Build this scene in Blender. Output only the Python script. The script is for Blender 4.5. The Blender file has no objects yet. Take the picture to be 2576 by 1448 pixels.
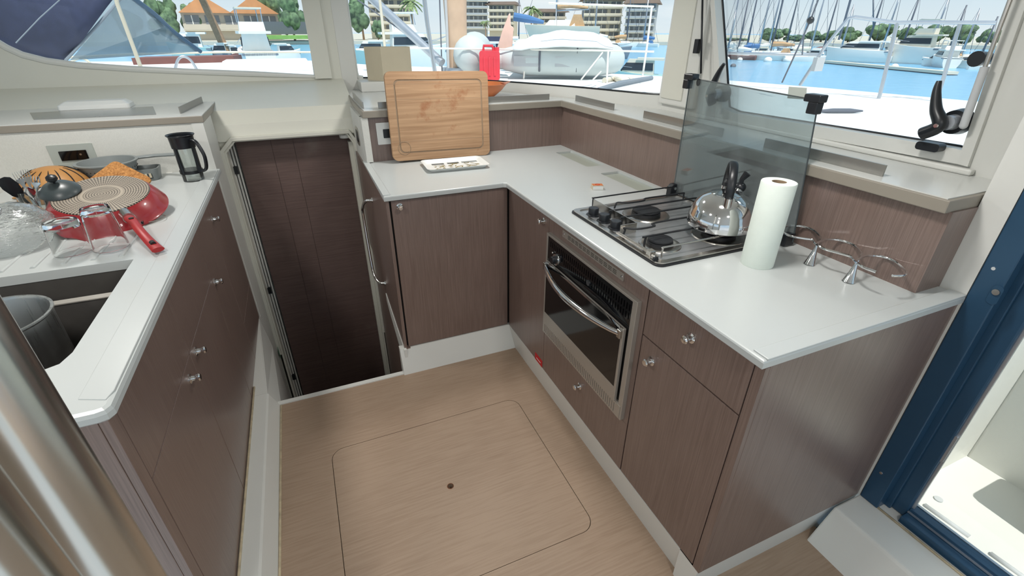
import bpy, bmesh, math, random
from mathutils import Vector, Matrix
from mathutils.geometry import tessellate_polygon

# ------------------------------------------------------------------ camera
F_PX = 1184.5; PITCH = math.radians(28.7); ROLL = math.radians(.2); YAW = math.radians(23.07)
CAM = Vector((0, 0, 1.6))
_ri = Vector((1, 0, 0)); _fw = Vector((0, math.cos(PITCH), -math.sin(PITCH))); _up = _ri.cross(_fw)
_r2 = math.cos(ROLL) * _ri + math.sin(ROLL) * _up; _u2 = -math.sin(ROLL) * _ri + math.cos(ROLL) * _up
def _room(v):
    c, s = math.cos(YAW), math.sin(YAW)
    return Vector((c * v.x + s * v.y, -s * v.x + c * v.y, v.z))
RIGHT, UP, FWD = _room(_r2), _room(_u2), _room(_fw)
scene = bpy.context.scene
cam_data = bpy.data.cameras.new('camera'); cam = bpy.data.objects.new('camera', cam_data)
scene.collection.objects.link(cam)
cam_data.sensor_width = 36; cam_data.lens = F_PX * 36 / 2576; cam_data.clip_start = .02; cam_data.clip_end = 2000
m = Matrix((( RIGHT.x, UP.x, -FWD.x, CAM.x), (RIGHT.y, UP.y, -FWD.y, CAM.y), (RIGHT.z, UP.z, -FWD.z, CAM.z), (0, 0, 0, 1)))
cam.matrix_world = m
scene.camera = cam
scene.view_settings.view_transform = 'Standard'; scene.view_settings.look = 'None'
scene.view_settings.gamma = 1; scene.view_settings.use_curve_mapping = False
scene.view_settings.exposure = 0.0

def ray(px, py):
    return RIGHT * ((px - 1288) / F_PX) - UP * ((py - 724) / F_PX) + FWD
def atz(px, py, z): d = ray(px, py); return CAM + d * ((z - CAM.z) / d.z)
def aty(px, py, y): d = ray(px, py); return CAM + d * (y / d.y)
def atx(px, py, x): d = ray(px, py); return CAM + d * (x / d.x)
def atr(px, py, r): d = ray(px, py); return CAM + d * (r / math.hypot(d.x, d.y))

# ------------------------------------------------------------------ sky, sun, added fill lamps
def lin(c):
    return tuple(((v / 255) / 12.92 if v / 255 <= .04045 else ((v / 255 + .055) / 1.055) ** 2.4) for v in c)
world = bpy.data.worlds.new('sky'); scene.world = world; world.use_nodes = True
wn = world.node_tree.nodes; wl = world.node_tree.links; wn.clear()
wo = wn.new('ShaderNodeOutputWorld'); wb = wn.new('ShaderNodeBackground'); wl.new(wb.outputs[0], wo.inputs[0])
tc = wn.new('ShaderNodeTexCoord'); sp = wn.new('ShaderNodeSeparateXYZ'); wl.new(tc.outputs['Generated'], sp.inputs[0])
rmp = wn.new('ShaderNodeValToRGB'); wl.new(sp.outputs['Z'], rmp.inputs[0])
rmp.color_ramp.elements[0].position = 0.0; rmp.color_ramp.elements[0].color = (*lin((226, 236, 242)), 1)
rmp.color_ramp.elements[1].position = .55; rmp.color_ramp.elements[1].color = (*lin((168, 202, 232)), 1)
e = rmp.color_ramp.elements.new(.12); e.color = (*lin((190, 218, 238)), 1)
cmap = wn.new('ShaderNodeMapping'); cmap.inputs['Scale'].default_value = (2, 2, 7); wl.new(tc.outputs['Generated'], cmap.inputs[0])
cn = wn.new('ShaderNodeTexNoise'); cn.inputs['Scale'].default_value = 1.6; cn.inputs['Detail'].default_value = 5
wl.new(cmap.outputs[0], cn.inputs['Vector'])
cr = wn.new('ShaderNodeValToRGB'); cr.color_ramp.elements[0].position = .48; cr.color_ramp.elements[1].position = .72
wl.new(cn.outputs['Fac'], cr.inputs[0])
mx = wn.new('ShaderNodeMixRGB'); wl.new(cr.outputs[0], mx.inputs[0]); wl.new(rmp.outputs[0], mx.inputs[1])
mx.inputs[2].default_value = (.93, .95, .97, 1); wl.new(mx.outputs[0], wb.inputs[0])
wb.inputs[1].default_value = 1.05
sun_d = bpy.data.lights.new('sun', 'SUN'); sun = bpy.data.objects.new('sun', sun_d); scene.collection.objects.link(sun)
sun_d.energy = 4.4; sun_d.angle = .01; sun_d.color = (1, .96, .9)
sun.rotation_euler = Vector((.03, .52, -1)).to_track_quat('-Z', 'Y').to_euler()
CEIL_Z = 2.03
FILL_LAMPS = [(-.9, 2.6), (.9, 2.6), (-.9, 1.2), (.95, 1.0), (-.9, -.4), (.6, -.5)]  # invented positions, out of view, to lift the interior light
FILL_W = 11.0

# ------------------------------------------------------------------ materials
MATS = {}
def newmat(name):
    mt = bpy.data.materials.new(name); mt.use_nodes = True; MATS[name] = mt
    return mt, mt.node_tree.nodes, mt.node_tree.links, mt.node_tree.nodes['Principled BSDF']
def plain(name, c, rough=.5, metal=0.0, var=.04, scale=8.0, bump=0.0, spec=.5, coat=0.0):
    mt, n, l, b = newmat(name)
    t = n.new('ShaderNodeTexCoord'); ns = n.new('ShaderNodeTexNoise'); ns.inputs['Scale'].default_value = scale
    ns.inputs['Detail'].default_value = 4; l.new(t.outputs['Object'], ns.inputs['Vector'])
    col = lin(c); r = n.new('ShaderNodeValToRGB'); l.new(ns.outputs['Fac'], r.inputs[0])
    r.color_ramp.elements[0].position = .3; r.color_ramp.elements[1].position = .7
    r.color_ramp.elements[0].color = (*[v * (1 - var) for v in col], 1)
    r.color_ramp.elements[1].color = (*[min(1, v * (1 + var)) for v in col], 1)
    l.new(r.outputs[0], b.inputs['Base Color'])
    b.inputs['Roughness'].default_value = rough; b.inputs['Metallic'].default_value = metal
    b.inputs['Specular IOR Level'].default_value = spec; b.inputs['Coat Weight'].default_value = coat
    if bump:
        bp = n.new('ShaderNodeBump'); bp.inputs['Strength'].default_value = bump; bp.inputs['Distance'].default_value = .002
        l.new(ns.outputs['Fac'], bp.inputs['Height']); l.new(bp.outputs[0], b.inputs['Normal'])
    return mt
def grain(name, c1, c2, scale, rough=.45, coarse=.35, bump=.15, marks=None, spec=.4, coat=0.0):
    """wood veneer: fine streaks, long along the axis with the small scale"""
    mt, n, l, b = newmat(name)
    t = n.new('ShaderNodeTexCoord'); mp = n.new('ShaderNodeMapping'); mp.inputs['Scale'].default_value = scale
    l.new(t.outputs['Object'], mp.inputs[0])
    a = n.new('ShaderNodeTexNoise'); a.inputs['Scale'].default_value = 1; a.inputs['Detail'].default_value = 3; a.inputs['Roughness'].default_value = .6
    l.new(mp.outputs[0], a.inputs['Vector'])
    big = n.new('ShaderNodeTexNoise'); big.inputs['Scale'].default_value = 2.2; l.new(t.outputs['Object'], big.inputs['Vector'])
    mxn = n.new('ShaderNodeMath'); mxn.operation = 'MULTIPLY_ADD'; mxn.inputs[1].default_value = coarse
    l.new(big.outputs['Fac'], mxn.inputs[0]); l.new(a.outputs['Fac'], mxn.inputs[2])
    r = n.new('ShaderNodeValToRGB'); l.new(mxn.outputs[0], r.inputs[0])
    r.color_ramp.elements[0].position = .42; r.color_ramp.elements[1].position = .85
    r.color_ramp.elements[0].color = (*lin(c1), 1); r.color_ramp.elements[1].color = (*lin(c2), 1)
    out = r.outputs[0]
    if marks:
        mk = n.new('ShaderNodeTexNoise'); mk.inputs['Scale'].default_value = marks[0]; mk.inputs['Detail'].default_value = 6
        l.new(t.outputs['Object'], mk.inputs['Vector'])
        mr = n.new('ShaderNodeValToRGB'); mr.color_ramp.elements[0].position = marks[1]; mr.color_ramp.elements[1].position = marks[1] + .1
        mr.color_ramp.elements[1].color = (marks[3],) * 3 + (1,)
        l.new(mk.outputs['Fac'], mr.inputs[0])
        mm = n.new('ShaderNodeMixRGB'); l.new(mr.outputs[0], mm.inputs[0]); l.new(out, mm.inputs[1])
        mm.inputs[2].default_value = (*lin(marks[2]), 1); out = mm.outputs[0]
    l.new(out, b.inputs['Base Color']); b.inputs['Roughness'].default_value = rough
    b.inputs['Specular IOR Level'].default_value = spec; b.inputs['Coat Weight'].default_value = coat; b.inputs['Coat Roughness'].default_value = .32
    bp = n.new('ShaderNodeBump'); bp.inputs['Strength'].default_value = bump; bp.inputs['Distance'].default_value = .001
    l.new(a.outputs['Fac'], bp.inputs['Height']); l.new(bp.outputs[0], b.inputs['Normal'])
    return mt
def brushed(name, c, scale, rough=.3, rv=.12):
    mt, n, l, b = newmat(name)
    t = n.new('ShaderNodeTexCoord'); mp = n.new('ShaderNodeMapping'); mp.inputs['Scale'].default_value = scale
    l.new(t.outputs['Object'], mp.inputs[0]); a = n.new('ShaderNodeTexNoise'); a.inputs['Scale'].default_value = 1
    l.new(mp.outputs[0], a.inputs['Vector'])
    r = n.new('ShaderNodeMapRange'); r.inputs['To Min'].default_value = rough - rv; r.inputs['To Max'].default_value = rough + rv
    l.new(a.outputs['Fac'], r.inputs['Value']); l.new(r.outputs[0], b.inputs['Roughness'])
    b.inputs['Base Color'].default_value = (*lin(c), 1); b.inputs['Metallic'].default_value = 1
    return mt
def glassy(name, tint, refl=.5, film=0.0, filmcol=(200, 205, 205), scale=3.0, rough=.0):
    """thin clear sheet: see-through, with a Fresnel reflection and an optional patchy pale film"""
    mt = bpy.data.materials.new(name); mt.use_nodes = True; MATS[name] = mt
    n = mt.node_tree.nodes; l = mt.node_tree.links; n.clear()
    o = n.new('ShaderNodeOutputMaterial'); tr = n.new('ShaderNodeBsdfTransparent'); tr.inputs[0].default_value = (*tint, 1)
    gl = n.new('ShaderNodeBsdfGlossy'); gl.inputs['Roughness'].default_value = rough
    fr = n.new('ShaderNodeFresnel'); fr.inputs[0].default_value = 1.45
    mu = n.new('ShaderNodeMath'); mu.operation = 'MULTIPLY'; mu.inputs[1].default_value = refl; l.new(fr.outputs[0], mu.inputs[0])
    m1 = n.new('ShaderNodeMixShader'); l.new(mu.outputs[0], m1.inputs[0]); l.new(tr.outputs[0], m1.inputs[1]); l.new(gl.outputs[0], m1.inputs[2])
    last = m1
    if film:
        df = n.new('ShaderNodeBsdfDiffuse'); df.inputs[0].default_value = (*lin(filmcol), 1)
        t = n.new('ShaderNodeTexCoord'); ns = n.new('ShaderNodeTexNoise'); ns.inputs['Scale'].default_value = scale; ns.inputs['Detail'].default_value = 6
        l.new(t.outputs['Object'], ns.inputs['Vector'])
        mr = n.new('ShaderNodeMapRange'); mr.inputs['From Min'].default_value = .35; mr.inputs['From Max'].default_value = .7
        mr.inputs['To Min'].default_value = film * .4; mr.inputs['To Max'].default_value = film; l.new(ns.outputs['Fac'], mr.inputs['Value'])
        m2 = n.new('ShaderNodeMixShader'); l.new(mr.outputs[0], m2.inputs[0]); l.new(m1.outputs[0], m2.inputs[1]); l.new(df.outputs[0], m2.inputs[2]); last = m2
    l.new(last.outputs[0], o.inputs[0]); return mt

grain('veneer', (101, 82, 75), (127, 108, 100), (330, 330, 5), rough=.36, bump=.03, spec=.6, coat=.35)
grain('veneer_x', (92, 74, 70), (114, 95, 90), (5, 300, 300), rough=.5, marks=(4, .63, (130, 118, 112), .45))
grain('floor_oak', (144, 121, 101), (161, 139, 119), (6, 130, 130), rough=.5, coarse=.5, bump=.06)
plain('counter_white', (188, 192, 191), .28, var=.012, scale=3)
plain('lid_white', (164, 170, 160), .3, var=.01)
plain('gelcoat', (214, 214, 209), .38, var=.012, scale=2)
plain('gelcoat_cream', (214, 213, 202), .35, var=.015, scale=2)
plain('ledge_top', (206, 207, 204), .22, var=.01, scale=2)
plain('taupe', (141, 134, 123), .4, var=.02, scale=6)
plain('taupe_metal', (150, 148, 143), .28, metal=.6, var=.02)
plain('textured_wall', (206, 206, 200), .7, var=.03, scale=160, bump=.3)
plain('bead', (205, 190, 160), .6, var=.2, scale=30)
plain('black_plastic', (22, 25, 30), .35, var=.1)
plain('black_gloss', (10, 11, 14), .08, var=.02)
plain('black_iron', (24, 26, 30), .55, var=.15, scale=40, bump=.2)
plain('olive', (120, 104, 36), .5, var=.4, scale=60)
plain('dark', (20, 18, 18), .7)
plain('rust', (120, 72, 44), .8, var=.3, scale=50)
plain('chrome', (225, 225, 225), .07, metal=1, var=.01)
brushed('steel', (186, 182, 176), (25, 2, 25), .26, .03)
plain('steel_hob', (178, 180, 182), .33, metal=.75, var=.1, scale=12)
plain('steel_satin', (176, 170, 162), .36, metal=.55, var=.02)
brushed('steel_post', (205, 205, 200), (60, 60, 2), .24, .06)
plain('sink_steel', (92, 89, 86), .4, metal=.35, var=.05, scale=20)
brushed('pot_steel', (190, 192, 192), (60, 60, 3), .3)
plain('navy', (44, 78, 106), .32, metal=.25, var=.03)
plain('navy_cloth', (52, 58, 84), .75, var=.15, scale=14, bump=.4)
plain('white_plastic', (222, 224, 222), .3, var=.01)
plain('paper', (222, 230, 222), .95, var=.02, scale=30, bump=.15)
plain('card', (150, 128, 105), .9)
plain('grey_plastic', (128, 134, 134), .45, var=.03)
plain('grey_plate', (168, 174, 168), .4, var=.02)
plain('tan_plastic', (172, 124, 70), .45, var=.05, scale=12)
plain('orange_copper', (205, 120, 70), .35, var=.08, scale=10)
plain('red_enamel', (150, 26, 34), .3, var=.06, scale=6, coat=.4)
plain('red_handle', (158, 30, 32), .38, var=.05)
plain('cream_paper', (205, 194, 170), .8, var=.03)
plain('sticker_red', (190, 24, 34), .5)
plain('sticker_green', (20, 105, 72), .5)
plain('slate', (58, 66, 68), .35, var=.08)
plain('glass_thick', (225, 232, 230), .06)
# things outside
plain('boat_white', (240, 236, 228), .35, var=.02, scale=.7)
plain('boat_cream', (216, 208, 190), .4, var=.02, scale=.7)
plain('boat_teal', (150, 190, 192), .4, var=.03, scale=.7)
plain('boat_blue', (74, 118, 168), .4)
plain('boat_grey', (120, 130, 140), .5, var=.05)
plain('boat_maroon', (120, 76, 70), .6, var=.1)
plain('boat_window', (42, 54, 64), .15, var=.1, scale=.5)
plain('boat_tan', (196, 158, 118), .8, var=.1, scale=2)
plain('alu', (186, 190, 196), .3, metal=.7)
plain('mast_dark', (96, 100, 110), .4, var=.05)
plain('mast_beige', (206, 176, 150), .8, var=.12, scale=5, bump=.3)
plain('pale_grey', (186, 188, 190), .6, var=.03)
plain('deck', (226, 228, 226), .5, var=.015, scale=1.2)
plain('tube_grey', (196, 204, 204), .55, var=.03, scale=4)
plain('tube_cover', (232, 236, 236), .6, var=.02, scale=3)
plain('red_can', (214, 56, 70), .4, var=.05)
plain('flag_pink', (232, 192, 176), .7, var=.06)
plain('wall_a', (214, 206, 186), .8, var=.04, scale=.3)
plain('wall_b', (196, 186, 170), .8, var=.04, scale=.3)
plain('wall_c', (170, 176, 180), .8, var=.05, scale=.3)
plain('roof_brown', (112, 96, 84), .8, var=.1, scale=.6)
plain('roof_orange', (206, 146, 100), .8, var=.08, scale=.6)
plain('balcony_shade', (128, 132, 136), .7, var=.1)
plain('trunk', (160, 128, 100), .9, var=.15, scale=5)
plain('grass', (128, 168, 84), .9, var=.15, scale=1)
plain('quay', (190, 186, 172), .8, var=.1)
def leafmat(name, c1, c2, sc):
    mt, n, l, b = newmat(name); t = n.new('ShaderNodeTexCoord'); a = n.new('ShaderNodeTexNoise')
    a.inputs['Scale'].default_value = sc; a.inputs['Detail'].default_value = 8; l.new(t.outputs['Object'], a.inputs['Vector'])
    r = n.new('ShaderNodeValToRGB'); r.color_ramp.elements[0].position = .35; r.color_ramp.elements[1].position = .65
    r.color_ramp.elements[0].color = (*lin(c1), 1); r.color_ramp.elements[1].color = (*lin(c2), 1)
    l.new(a.outputs['Fac'], r.inputs[0]); l.new(r.outputs[0], b.inputs['Base Color']); b.inputs['Roughness'].default_value = .8
leafmat('leaf', (44, 66, 50), (110, 138, 100), .8)
leafmat('leaf_palm', (60, 84, 60), (150, 168, 110), 2)
def watermat():
    mt, n, l, b = newmat('water'); t = n.new('ShaderNodeTexCoord'); mp = n.new('ShaderNodeMapping'); mp.inputs['Scale'].default_value = (1, 1, 1)
    l.new(t.outputs['Object'], mp.inputs[0]); a = n.new('ShaderNodeTexNoise'); a.inputs['Scale'].default_value = 1.3; a.inputs['Detail'].default_value = 5
    l.new(mp.outputs[0], a.inputs['Vector']); b.inputs['Base Color'].default_value = (*lin((120, 178, 212)), 1)
    b.inputs['Roughness'].default_value = .22
    bp = n.new('ShaderNodeBump'); bp.inputs['Strength'].default_value = .5; bp.inputs['Distance'].default_value = .12
    l.new(a.outputs['Fac'], bp.inputs['Height']); l.new(bp.outputs[0], b.inputs['Normal'])
watermat()
glassy('pane', (.97, .985, .98), .35)
glassy('pane_door', (.95, .97, .96), .5)
glassy('hob_glass', (.70, .76, .77), .6, film=.2, filmcol=(205, 214, 216), scale=5)
glassy('oven_glass', (.10, .10, .11), 1.2)
glassy('vinyl', (.72, .80, .84), .8, film=.2, filmcol=(200, 215, 225), scale=2)
glassy('glassware', (.93, .955, .95), 1.4, film=.05, filmcol=(225, 232, 232), scale=30)
def cut_glass():
    mt, n, l, b = newmat('crystal'); b.inputs['Base Color'].default_value = (.96, .98, .98, 1)
    b.inputs['Roughness'].default_value = .02; b.inputs['Transmission Weight'].default_value = 1; b.inputs['IOR'].default_value = 1.25
cut_glass()
def swirl_glass():
    mt, n, l, b = newmat('crystal_swirl'); b.inputs['Base Color'].default_value = (.9, .93, .93, 1)
    b.inputs['Roughness'].default_value = .04; b.inputs['Transmission Weight'].default_value = .93; b.inputs['IOR'].default_value = 1.35
    t = n.new('ShaderNodeTexCoord'); mp = n.new('ShaderNodeMapping'); mp.inputs['Scale'].default_value = (14, 14, 60); mp.inputs['Rotation'].default_value = (.5, .6, 0)
    l.new(t.outputs['Object'], mp.inputs[0]); a = n.new('ShaderNodeTexNoise'); a.inputs['Scale'].default_value = 1.5; a.inputs['Distortion'].default_value = 1.5; l.new(mp.outputs[0], a.inputs['Vector'])
    bp = n.new('ShaderNodeBump'); bp.inputs['Strength'].default_value = 1; bp.inputs['Distance'].default_value = .003
    l.new(a.outputs['Fac'], bp.inputs['Height']); l.new(bp.outputs[0], b.inputs['Normal'])
swirl_glass()
def corkmat():
    mt, n, l, b = newmat('cork'); t = n.new('ShaderNodeTexCoord'); a = n.new('ShaderNodeTexVoronoi'); a.inputs['Scale'].default_value = 160
    l.new(t.outputs['Object'], a.inputs['Vector']); r = n.new('ShaderNodeValToRGB'); l.new(a.outputs['Color'], r.inputs[0])
    r.color_ramp.elements[0].color = (*lin((130, 84, 40)), 1); r.color_ramp.elements[1].color = (*lin((190, 136, 78)), 1)
    l.new(r.outputs[0], b.inputs['Base Color']); b.inputs['Roughness'].default_value = .9
corkmat()
def panbase():
    """concentric and radial printed pattern on the underside of the pan"""
    mt, n, l, b = newmat('pan_base'); t = n.new('ShaderNodeTexCoord'); s = n.new('ShaderNodeSeparateXYZ'); l.new(t.outputs['Object'], s.inputs[0])
    def mth(op, a, bb=None, v=None):
        q = n.new('ShaderNodeMath'); q.operation = op; l.new(a, q.inputs[0])
        if bb is not None: l.new(bb, q.inputs[1])
        if v is not None: q.inputs[1].default_value = v
        return q.outputs[0]
    x2 = mth('MULTIPLY', s.outputs[0], s.outputs[0]); y2 = mth('MULTIPLY', s.outputs[1], s.outputs[1])
    r = mth('SQRT', mth('ADD', x2, y2)); th = mth('ARCTAN2', s.outputs[1], s.outputs[0])
    rings = mth('SINE', mth('MULTIPLY', r, v=700.0)); spokes = mth('SINE', mth('MULTIPLY', th, v=84.0))
    mix = mth('GREATER_THAN', mth('ADD', rings, spokes), v=-.15)
    plainb = mth('LESS_THAN', mth('ABSOLUTE', mth('SUBTRACT', r, v=.066)), v=.005)
    mm = mth('MAXIMUM', mix, plainb)
    c = n.new('ShaderNodeMixRGB'); l.new(mm, c.inputs[0]); c.inputs[1].default_value = (*lin((62, 55, 50)), 1); c.inputs[2].default_value = (*lin((168, 157, 142)), 1)
    l.new(c.outputs[0], b.inputs['Base Color']); b.inputs['Roughness'].default_value = .4; b.inputs['Metallic'].default_value = .3
panbase()
def boardmat():
    mt, n, l, b = newmat('beech'); t = n.new('ShaderNodeTexCoord'); mp = n.new('ShaderNodeMapping'); mp.inputs['Scale'].default_value = (3, 75, 75)
    l.new(t.outputs['Object'], mp.inputs[0]); a = n.new('ShaderNodeTexNoise'); a.inputs['Scale'].default_value = 1; a.inputs['Detail'].default_value = 4
    l.new(mp.outputs[0], a.inputs['Vector']); r = n.new('ShaderNodeValToRGB'); l.new(a.outputs['Fac'], r.inputs[0])
    r.color_ramp.elements[0].position = .3; r.color_ramp.elements[1].position = .75
    r.color_ramp.elements[0].color = (*lin((158, 122, 90)), 1); r.color_ramp.elements[1].color = (*lin((190, 154, 119)), 1)
    s = n.new('ShaderNodeTexNoise'); s.inputs['Scale'].default_value = 7; s.inputs['Detail'].default_value = 9; s.inputs['Roughness'].default_value = .7
    l.new(t.outputs['Object'], s.inputs['Vector'])
    g = n.new('ShaderNodeVectorMath'); g.operation = 'LENGTH'; mp2 = n.new('ShaderNodeMapping'); mp2.inputs['Location'].default_value = (.0, 0, -.31); l.new(t.outputs['Object'], mp2.inputs[0]); l.new(mp2.outputs[0], g.inputs[0])
    gr = n.new('ShaderNodeMapRange'); gr.inputs['From Min'].default_value = 0; gr.inputs['From Max'].default_value = .3; gr.inputs['To Min'].default_value = .17; gr.inputs['To Max'].default_value = -.05
    l.new(g.outputs['Value'], gr.inputs['Value']); ad = n.new('ShaderNodeMath'); l.new(s.outputs['Fac'], ad.inputs[0]); l.new(gr.outputs[0], ad.inputs[1])
    sr = n.new('ShaderNodeValToRGB'); sr.color_ramp.elements[0].position = .6; sr.color_ramp.elements[1].position = .76; sr.color_ramp.elements[1].color = (.85, .85, .85, 1); l.new(ad.outputs[0], sr.inputs[0])
    c = n.new('ShaderNodeMixRGB'); l.new(sr.outputs[0], c.inputs[0]); l.new(r.outputs[0], c.inputs[1]); c.inputs[2].default_value = (*lin((146, 84, 46)), 1)
    l.new(c.outputs[0], b.inputs['Base Color']); b.inputs['Roughness'].default_value = .6
boardmat()

# ------------------------------------------------------------------ mesh helpers
def V(*a): return Vector(a[0]) if len(a) == 1 else Vector(a)
def rrect(x0, x1, y0, y1, r, n=6):
    p = []
    for cx, cy, a0 in ((x1 - r, y1 - r, 0), (x0 + r, y1 - r, 90), (x0 + r, y0 + r, 180), (x1 - r, y0 + r, 270)):
        for i in range(n + 1):
            a = math.radians(a0 + 90 * i / n); p.append((cx + r * math.cos(a), cy + r * math.sin(a)))
    return p
def catmull(pts, n=8, closed=False):
    P = [V(p) for p in pts]; out = []; N = len(P); rng = range(N if closed else N - 1)
    for i in rng:
        if closed: a, b, c, d = P[(i - 1) % N], P[i], P[(i + 1) % N], P[(i + 2) % N]
        else: a, b, c, d = P[max(i - 1, 0)], P[i], P[i + 1], P[min(i + 2, N - 1)]
        for k in range(n):
            t = k / n; out.append(.5 * ((2 * b) + (c - a) * t + (2 * a - 5 * b + 4 * c - d) * t * t + (-a + 3 * b - 3 * c + d) * t ** 3))
    if not closed: out.append(P[-1])
    return out
XY = lambda u, v, w: Vector((u, v, w)); XZ = lambda u, v, w: Vector((u, w, v)); YZ = lambda u, v, w: Vector((w, u, v))
def wloc(o):
    p = Vector((0, 0, 0))
    while o is not None: p += Vector(o.location); o = o.parent
    return p
class MB:
    def __init__(s): s.v = []; s.f = []; s.sm = []
    def add(s, vs, fs, smooth=False):
        o = len(s.v); s.v += [V(p) for p in vs]; s.f += [tuple(i + o for i in f) for f in fs]; s.sm += [smooth] * len(fs); return s
    def box(s, x0, x1, y0, y1, z0, z1):
        return s.add([(x, y, z) for x in (x0, x1) for y in (y0, y1) for z in (z0, z1)],
                     [(0, 1, 3, 2), (4, 6, 7, 5), (0, 4, 5, 1), (2, 3, 7, 6), (0, 2, 6, 4), (1, 5, 7, 3)])
    def quadbox(s, a, b, c, d, thick):
        """slab: quad a b c d pushed along its normal by thick"""
        a, b, c, d = map(V, (a, b, c, d)); nrm = (b - a).cross(c - a).normalized() * thick
        return s.add([a, b, c, d, a + nrm, b + nrm, c + nrm, d + nrm], [(0, 3, 2, 1), (4, 5, 6, 7), (0, 1, 5, 4), (1, 2, 6, 5), (2, 3, 7, 6), (3, 0, 4, 7)])
    def plate(s, outer, holes=(), w0=0.0, w1=.01, mp=XY):
        loops = [list(outer)] + [list(h) for h in holes]
        tris = tessellate_polygon([[Vector((p[0], p[1], 0)) for p in lp] for lp in loops])
        flat = [p for lp in loops for p in lp]; n = len(flat)
        vs = [mp(p[0], p[1], w0) for p in flat] + [mp(p[0], p[1], w1) for p in flat]
        fs = [tuple(t) for t in tris] + [tuple(i + n for i in reversed(t)) for t in tris]
        o = 0
        for lp in loops:
            k = len(lp); fs += [(o + i, o + (i + 1) % k, n + o + (i + 1) % k, n + o + i) for i in range(k)]; o += k
        return s.add(vs, fs)
    def slab(s, outer, holes, w0, w1, r=.006):
        """horizontal slab with a rounded outer edge and plain holes"""
        P = [Vector((p[0], p[1])) for p in outer]; n = len(P)
        area = sum(P[i].x * P[(i + 1) % n].y - P[(i + 1) % n].x * P[i].y for i in range(n))
        if area < 0: P.reverse()
        def inset(d):
            o = []
            for i in range(n):
                a = (P[i] - P[i - 1]).normalized(); b = (P[(i + 1) % n] - P[i]).normalized()
                na = Vector((-a.y, a.x)); nb = Vector((-b.y, b.x)); k = max(.3, 1 + na.dot(nb)); o.append(P[i] + (na + nb) / k * d)
            return o
        prof = [(inset(r * .5), w0), (inset(0), w0 + r * .5), (inset(0), w1 - r), (inset(r * .3), w1 - r * .3), (inset(r), w1)]
        for (a, za), (b, zb) in zip(prof, prof[1:]):
            s.add([(p.x, p.y, za) for p in a] + [(p.x, p.y, zb) for p in b], [(i, (i + 1) % n, n + (i + 1) % n, n + i) for i in range(n)], False)
        top = [(p.x, p.y) for p in prof[-1][0]]; bot = [(p.x, p.y) for p in prof[0][0]]
        for lp0, z in ((top, w1), (bot, w0)):
            loops = [lp0] + [list(h) for h in holes]; tris = tessellate_polygon([[Vector((p[0], p[1], 0)) for p in lp] for lp in loops])
            flat = [p for lp in loops for p in lp]; s.add([(p[0], p[1], z) for p in flat], [tuple(t) for t in tris])
        for h in holes:
            m_ = len(h); s.add([(p[0], p[1], w0) for p in h] + [(p[0], p[1], w1) for p in h], [(i, (i + 1) % m_, m_ + (i + 1) % m_, m_ + i) for i in range(m_)])
        s.weld = True
        return s
    def rings(s, rs, closed_ring=True, cap=True, smooth=True):
        n = len(rs[0]); vs = [p for r in rs for p in r]; fs = []
        for i in range(len(rs) - 1):
            for j in range(n if closed_ring else n - 1):
                k = (j + 1) % n; fs.append((i * n + j, i * n + k, (i + 1) * n + k, (i + 1) * n + j))
        s.add(vs, fs, smooth)
        if cap and closed_ring:
            o = len(s.v) - len(vs); s.f += [tuple(o + j for j in reversed(range(n))), tuple(o + (len(rs) - 1) * n + j for j in range(n))]; s.sm += [False, False]
        return s
    def tube(s, pts, r, n=10, cap=True, closed=False):
        P = [V(p) for p in pts]; N = len(P); rr = r if isinstance(r, (list, tuple)) else [r] * N
        tan = []
        for i in range(N):
            a = P[(i - 1) % N] if (closed or i > 0) else P[i]; b = P[(i + 1) % N] if (closed or i < N - 1) else P[i]
            tan.append((b - a).normalized())
        u = tan[0].orthogonal().normalized(); rs = []
        for i in range(N):
            u = (u - tan[i] * u.dot(tan[i])).normalized(); w = tan[i].cross(u)
            rs.append([P[i] + (u * math.cos(2 * math.pi * k / n) + w * math.sin(2 * math.pi * k / n)) * rr[i] for k in range(n)])
        if closed: rs.append(rs[0]); cap = False
        return s.rings(rs, cap=cap)
    def cyl(s, a, b, r0, r1=None, n=20):
        return s.tube([a, b], [r0, r0 if r1 is None else r1], n)
    def lathe(s, c, prof, n=32, M=None, sx=1, sy=1, cap=True):
        c = V(c); rs = []
        for r, z in prof:
            ring = [Vector((r * sx * math.cos(2 * math.pi * k / n), r * sy * math.sin(2 * math.pi * k / n), z)) for k in range(n)]
            if M is not None: ring = [M @ p for p in ring]
            rs.append([c + p for p in ring])
        return s.rings(rs, cap=cap)
    def ball(s, c, r, n=16, m=10, sc=(1, 1, 1)):
        rs = [[V(c) + Vector((math.sin(t) * math.cos(2 * math.pi * k / n) * r * sc[0], math.sin(t) * math.sin(2 * math.pi * k / n) * r * sc[1], -math.cos(t) * r * sc[2])) for k in range(n)]
              for t in [max(.02, min(math.pi - .02, math.pi * i / m)) for i in range(m + 1)]]
        return s.rings(rs)
    def xf(s, M, start=0):
        s.v[start:] = [M @ p for p in s.v[start:]]; return s
    def build(s, name, mat, parent=None, bevel=0, origin=None):
        if parent is not None: org = wloc(parent)
        elif origin is not None: org = V(origin)
        else:
            xs, ys, zs = zip(*[(p.x, p.y, p.z) for p in s.v]); org = Vector(((min(xs) + max(xs)) / 2, (min(ys) + max(ys)) / 2, min(zs)))
        me = bpy.data.meshes.new(name); me.from_pydata([p - org for p in s.v], [], s.f)
        bm = bmesh.new(); bm.from_mesh(me)
        for f, q in zip(bm.faces, s.sm): f.smooth = q
        if getattr(s, 'weld', False): bmesh.ops.remove_doubles(bm, verts=bm.verts, dist=1e-5)
        bmesh.ops.recalc_face_normals(bm, faces=bm.faces)
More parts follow.
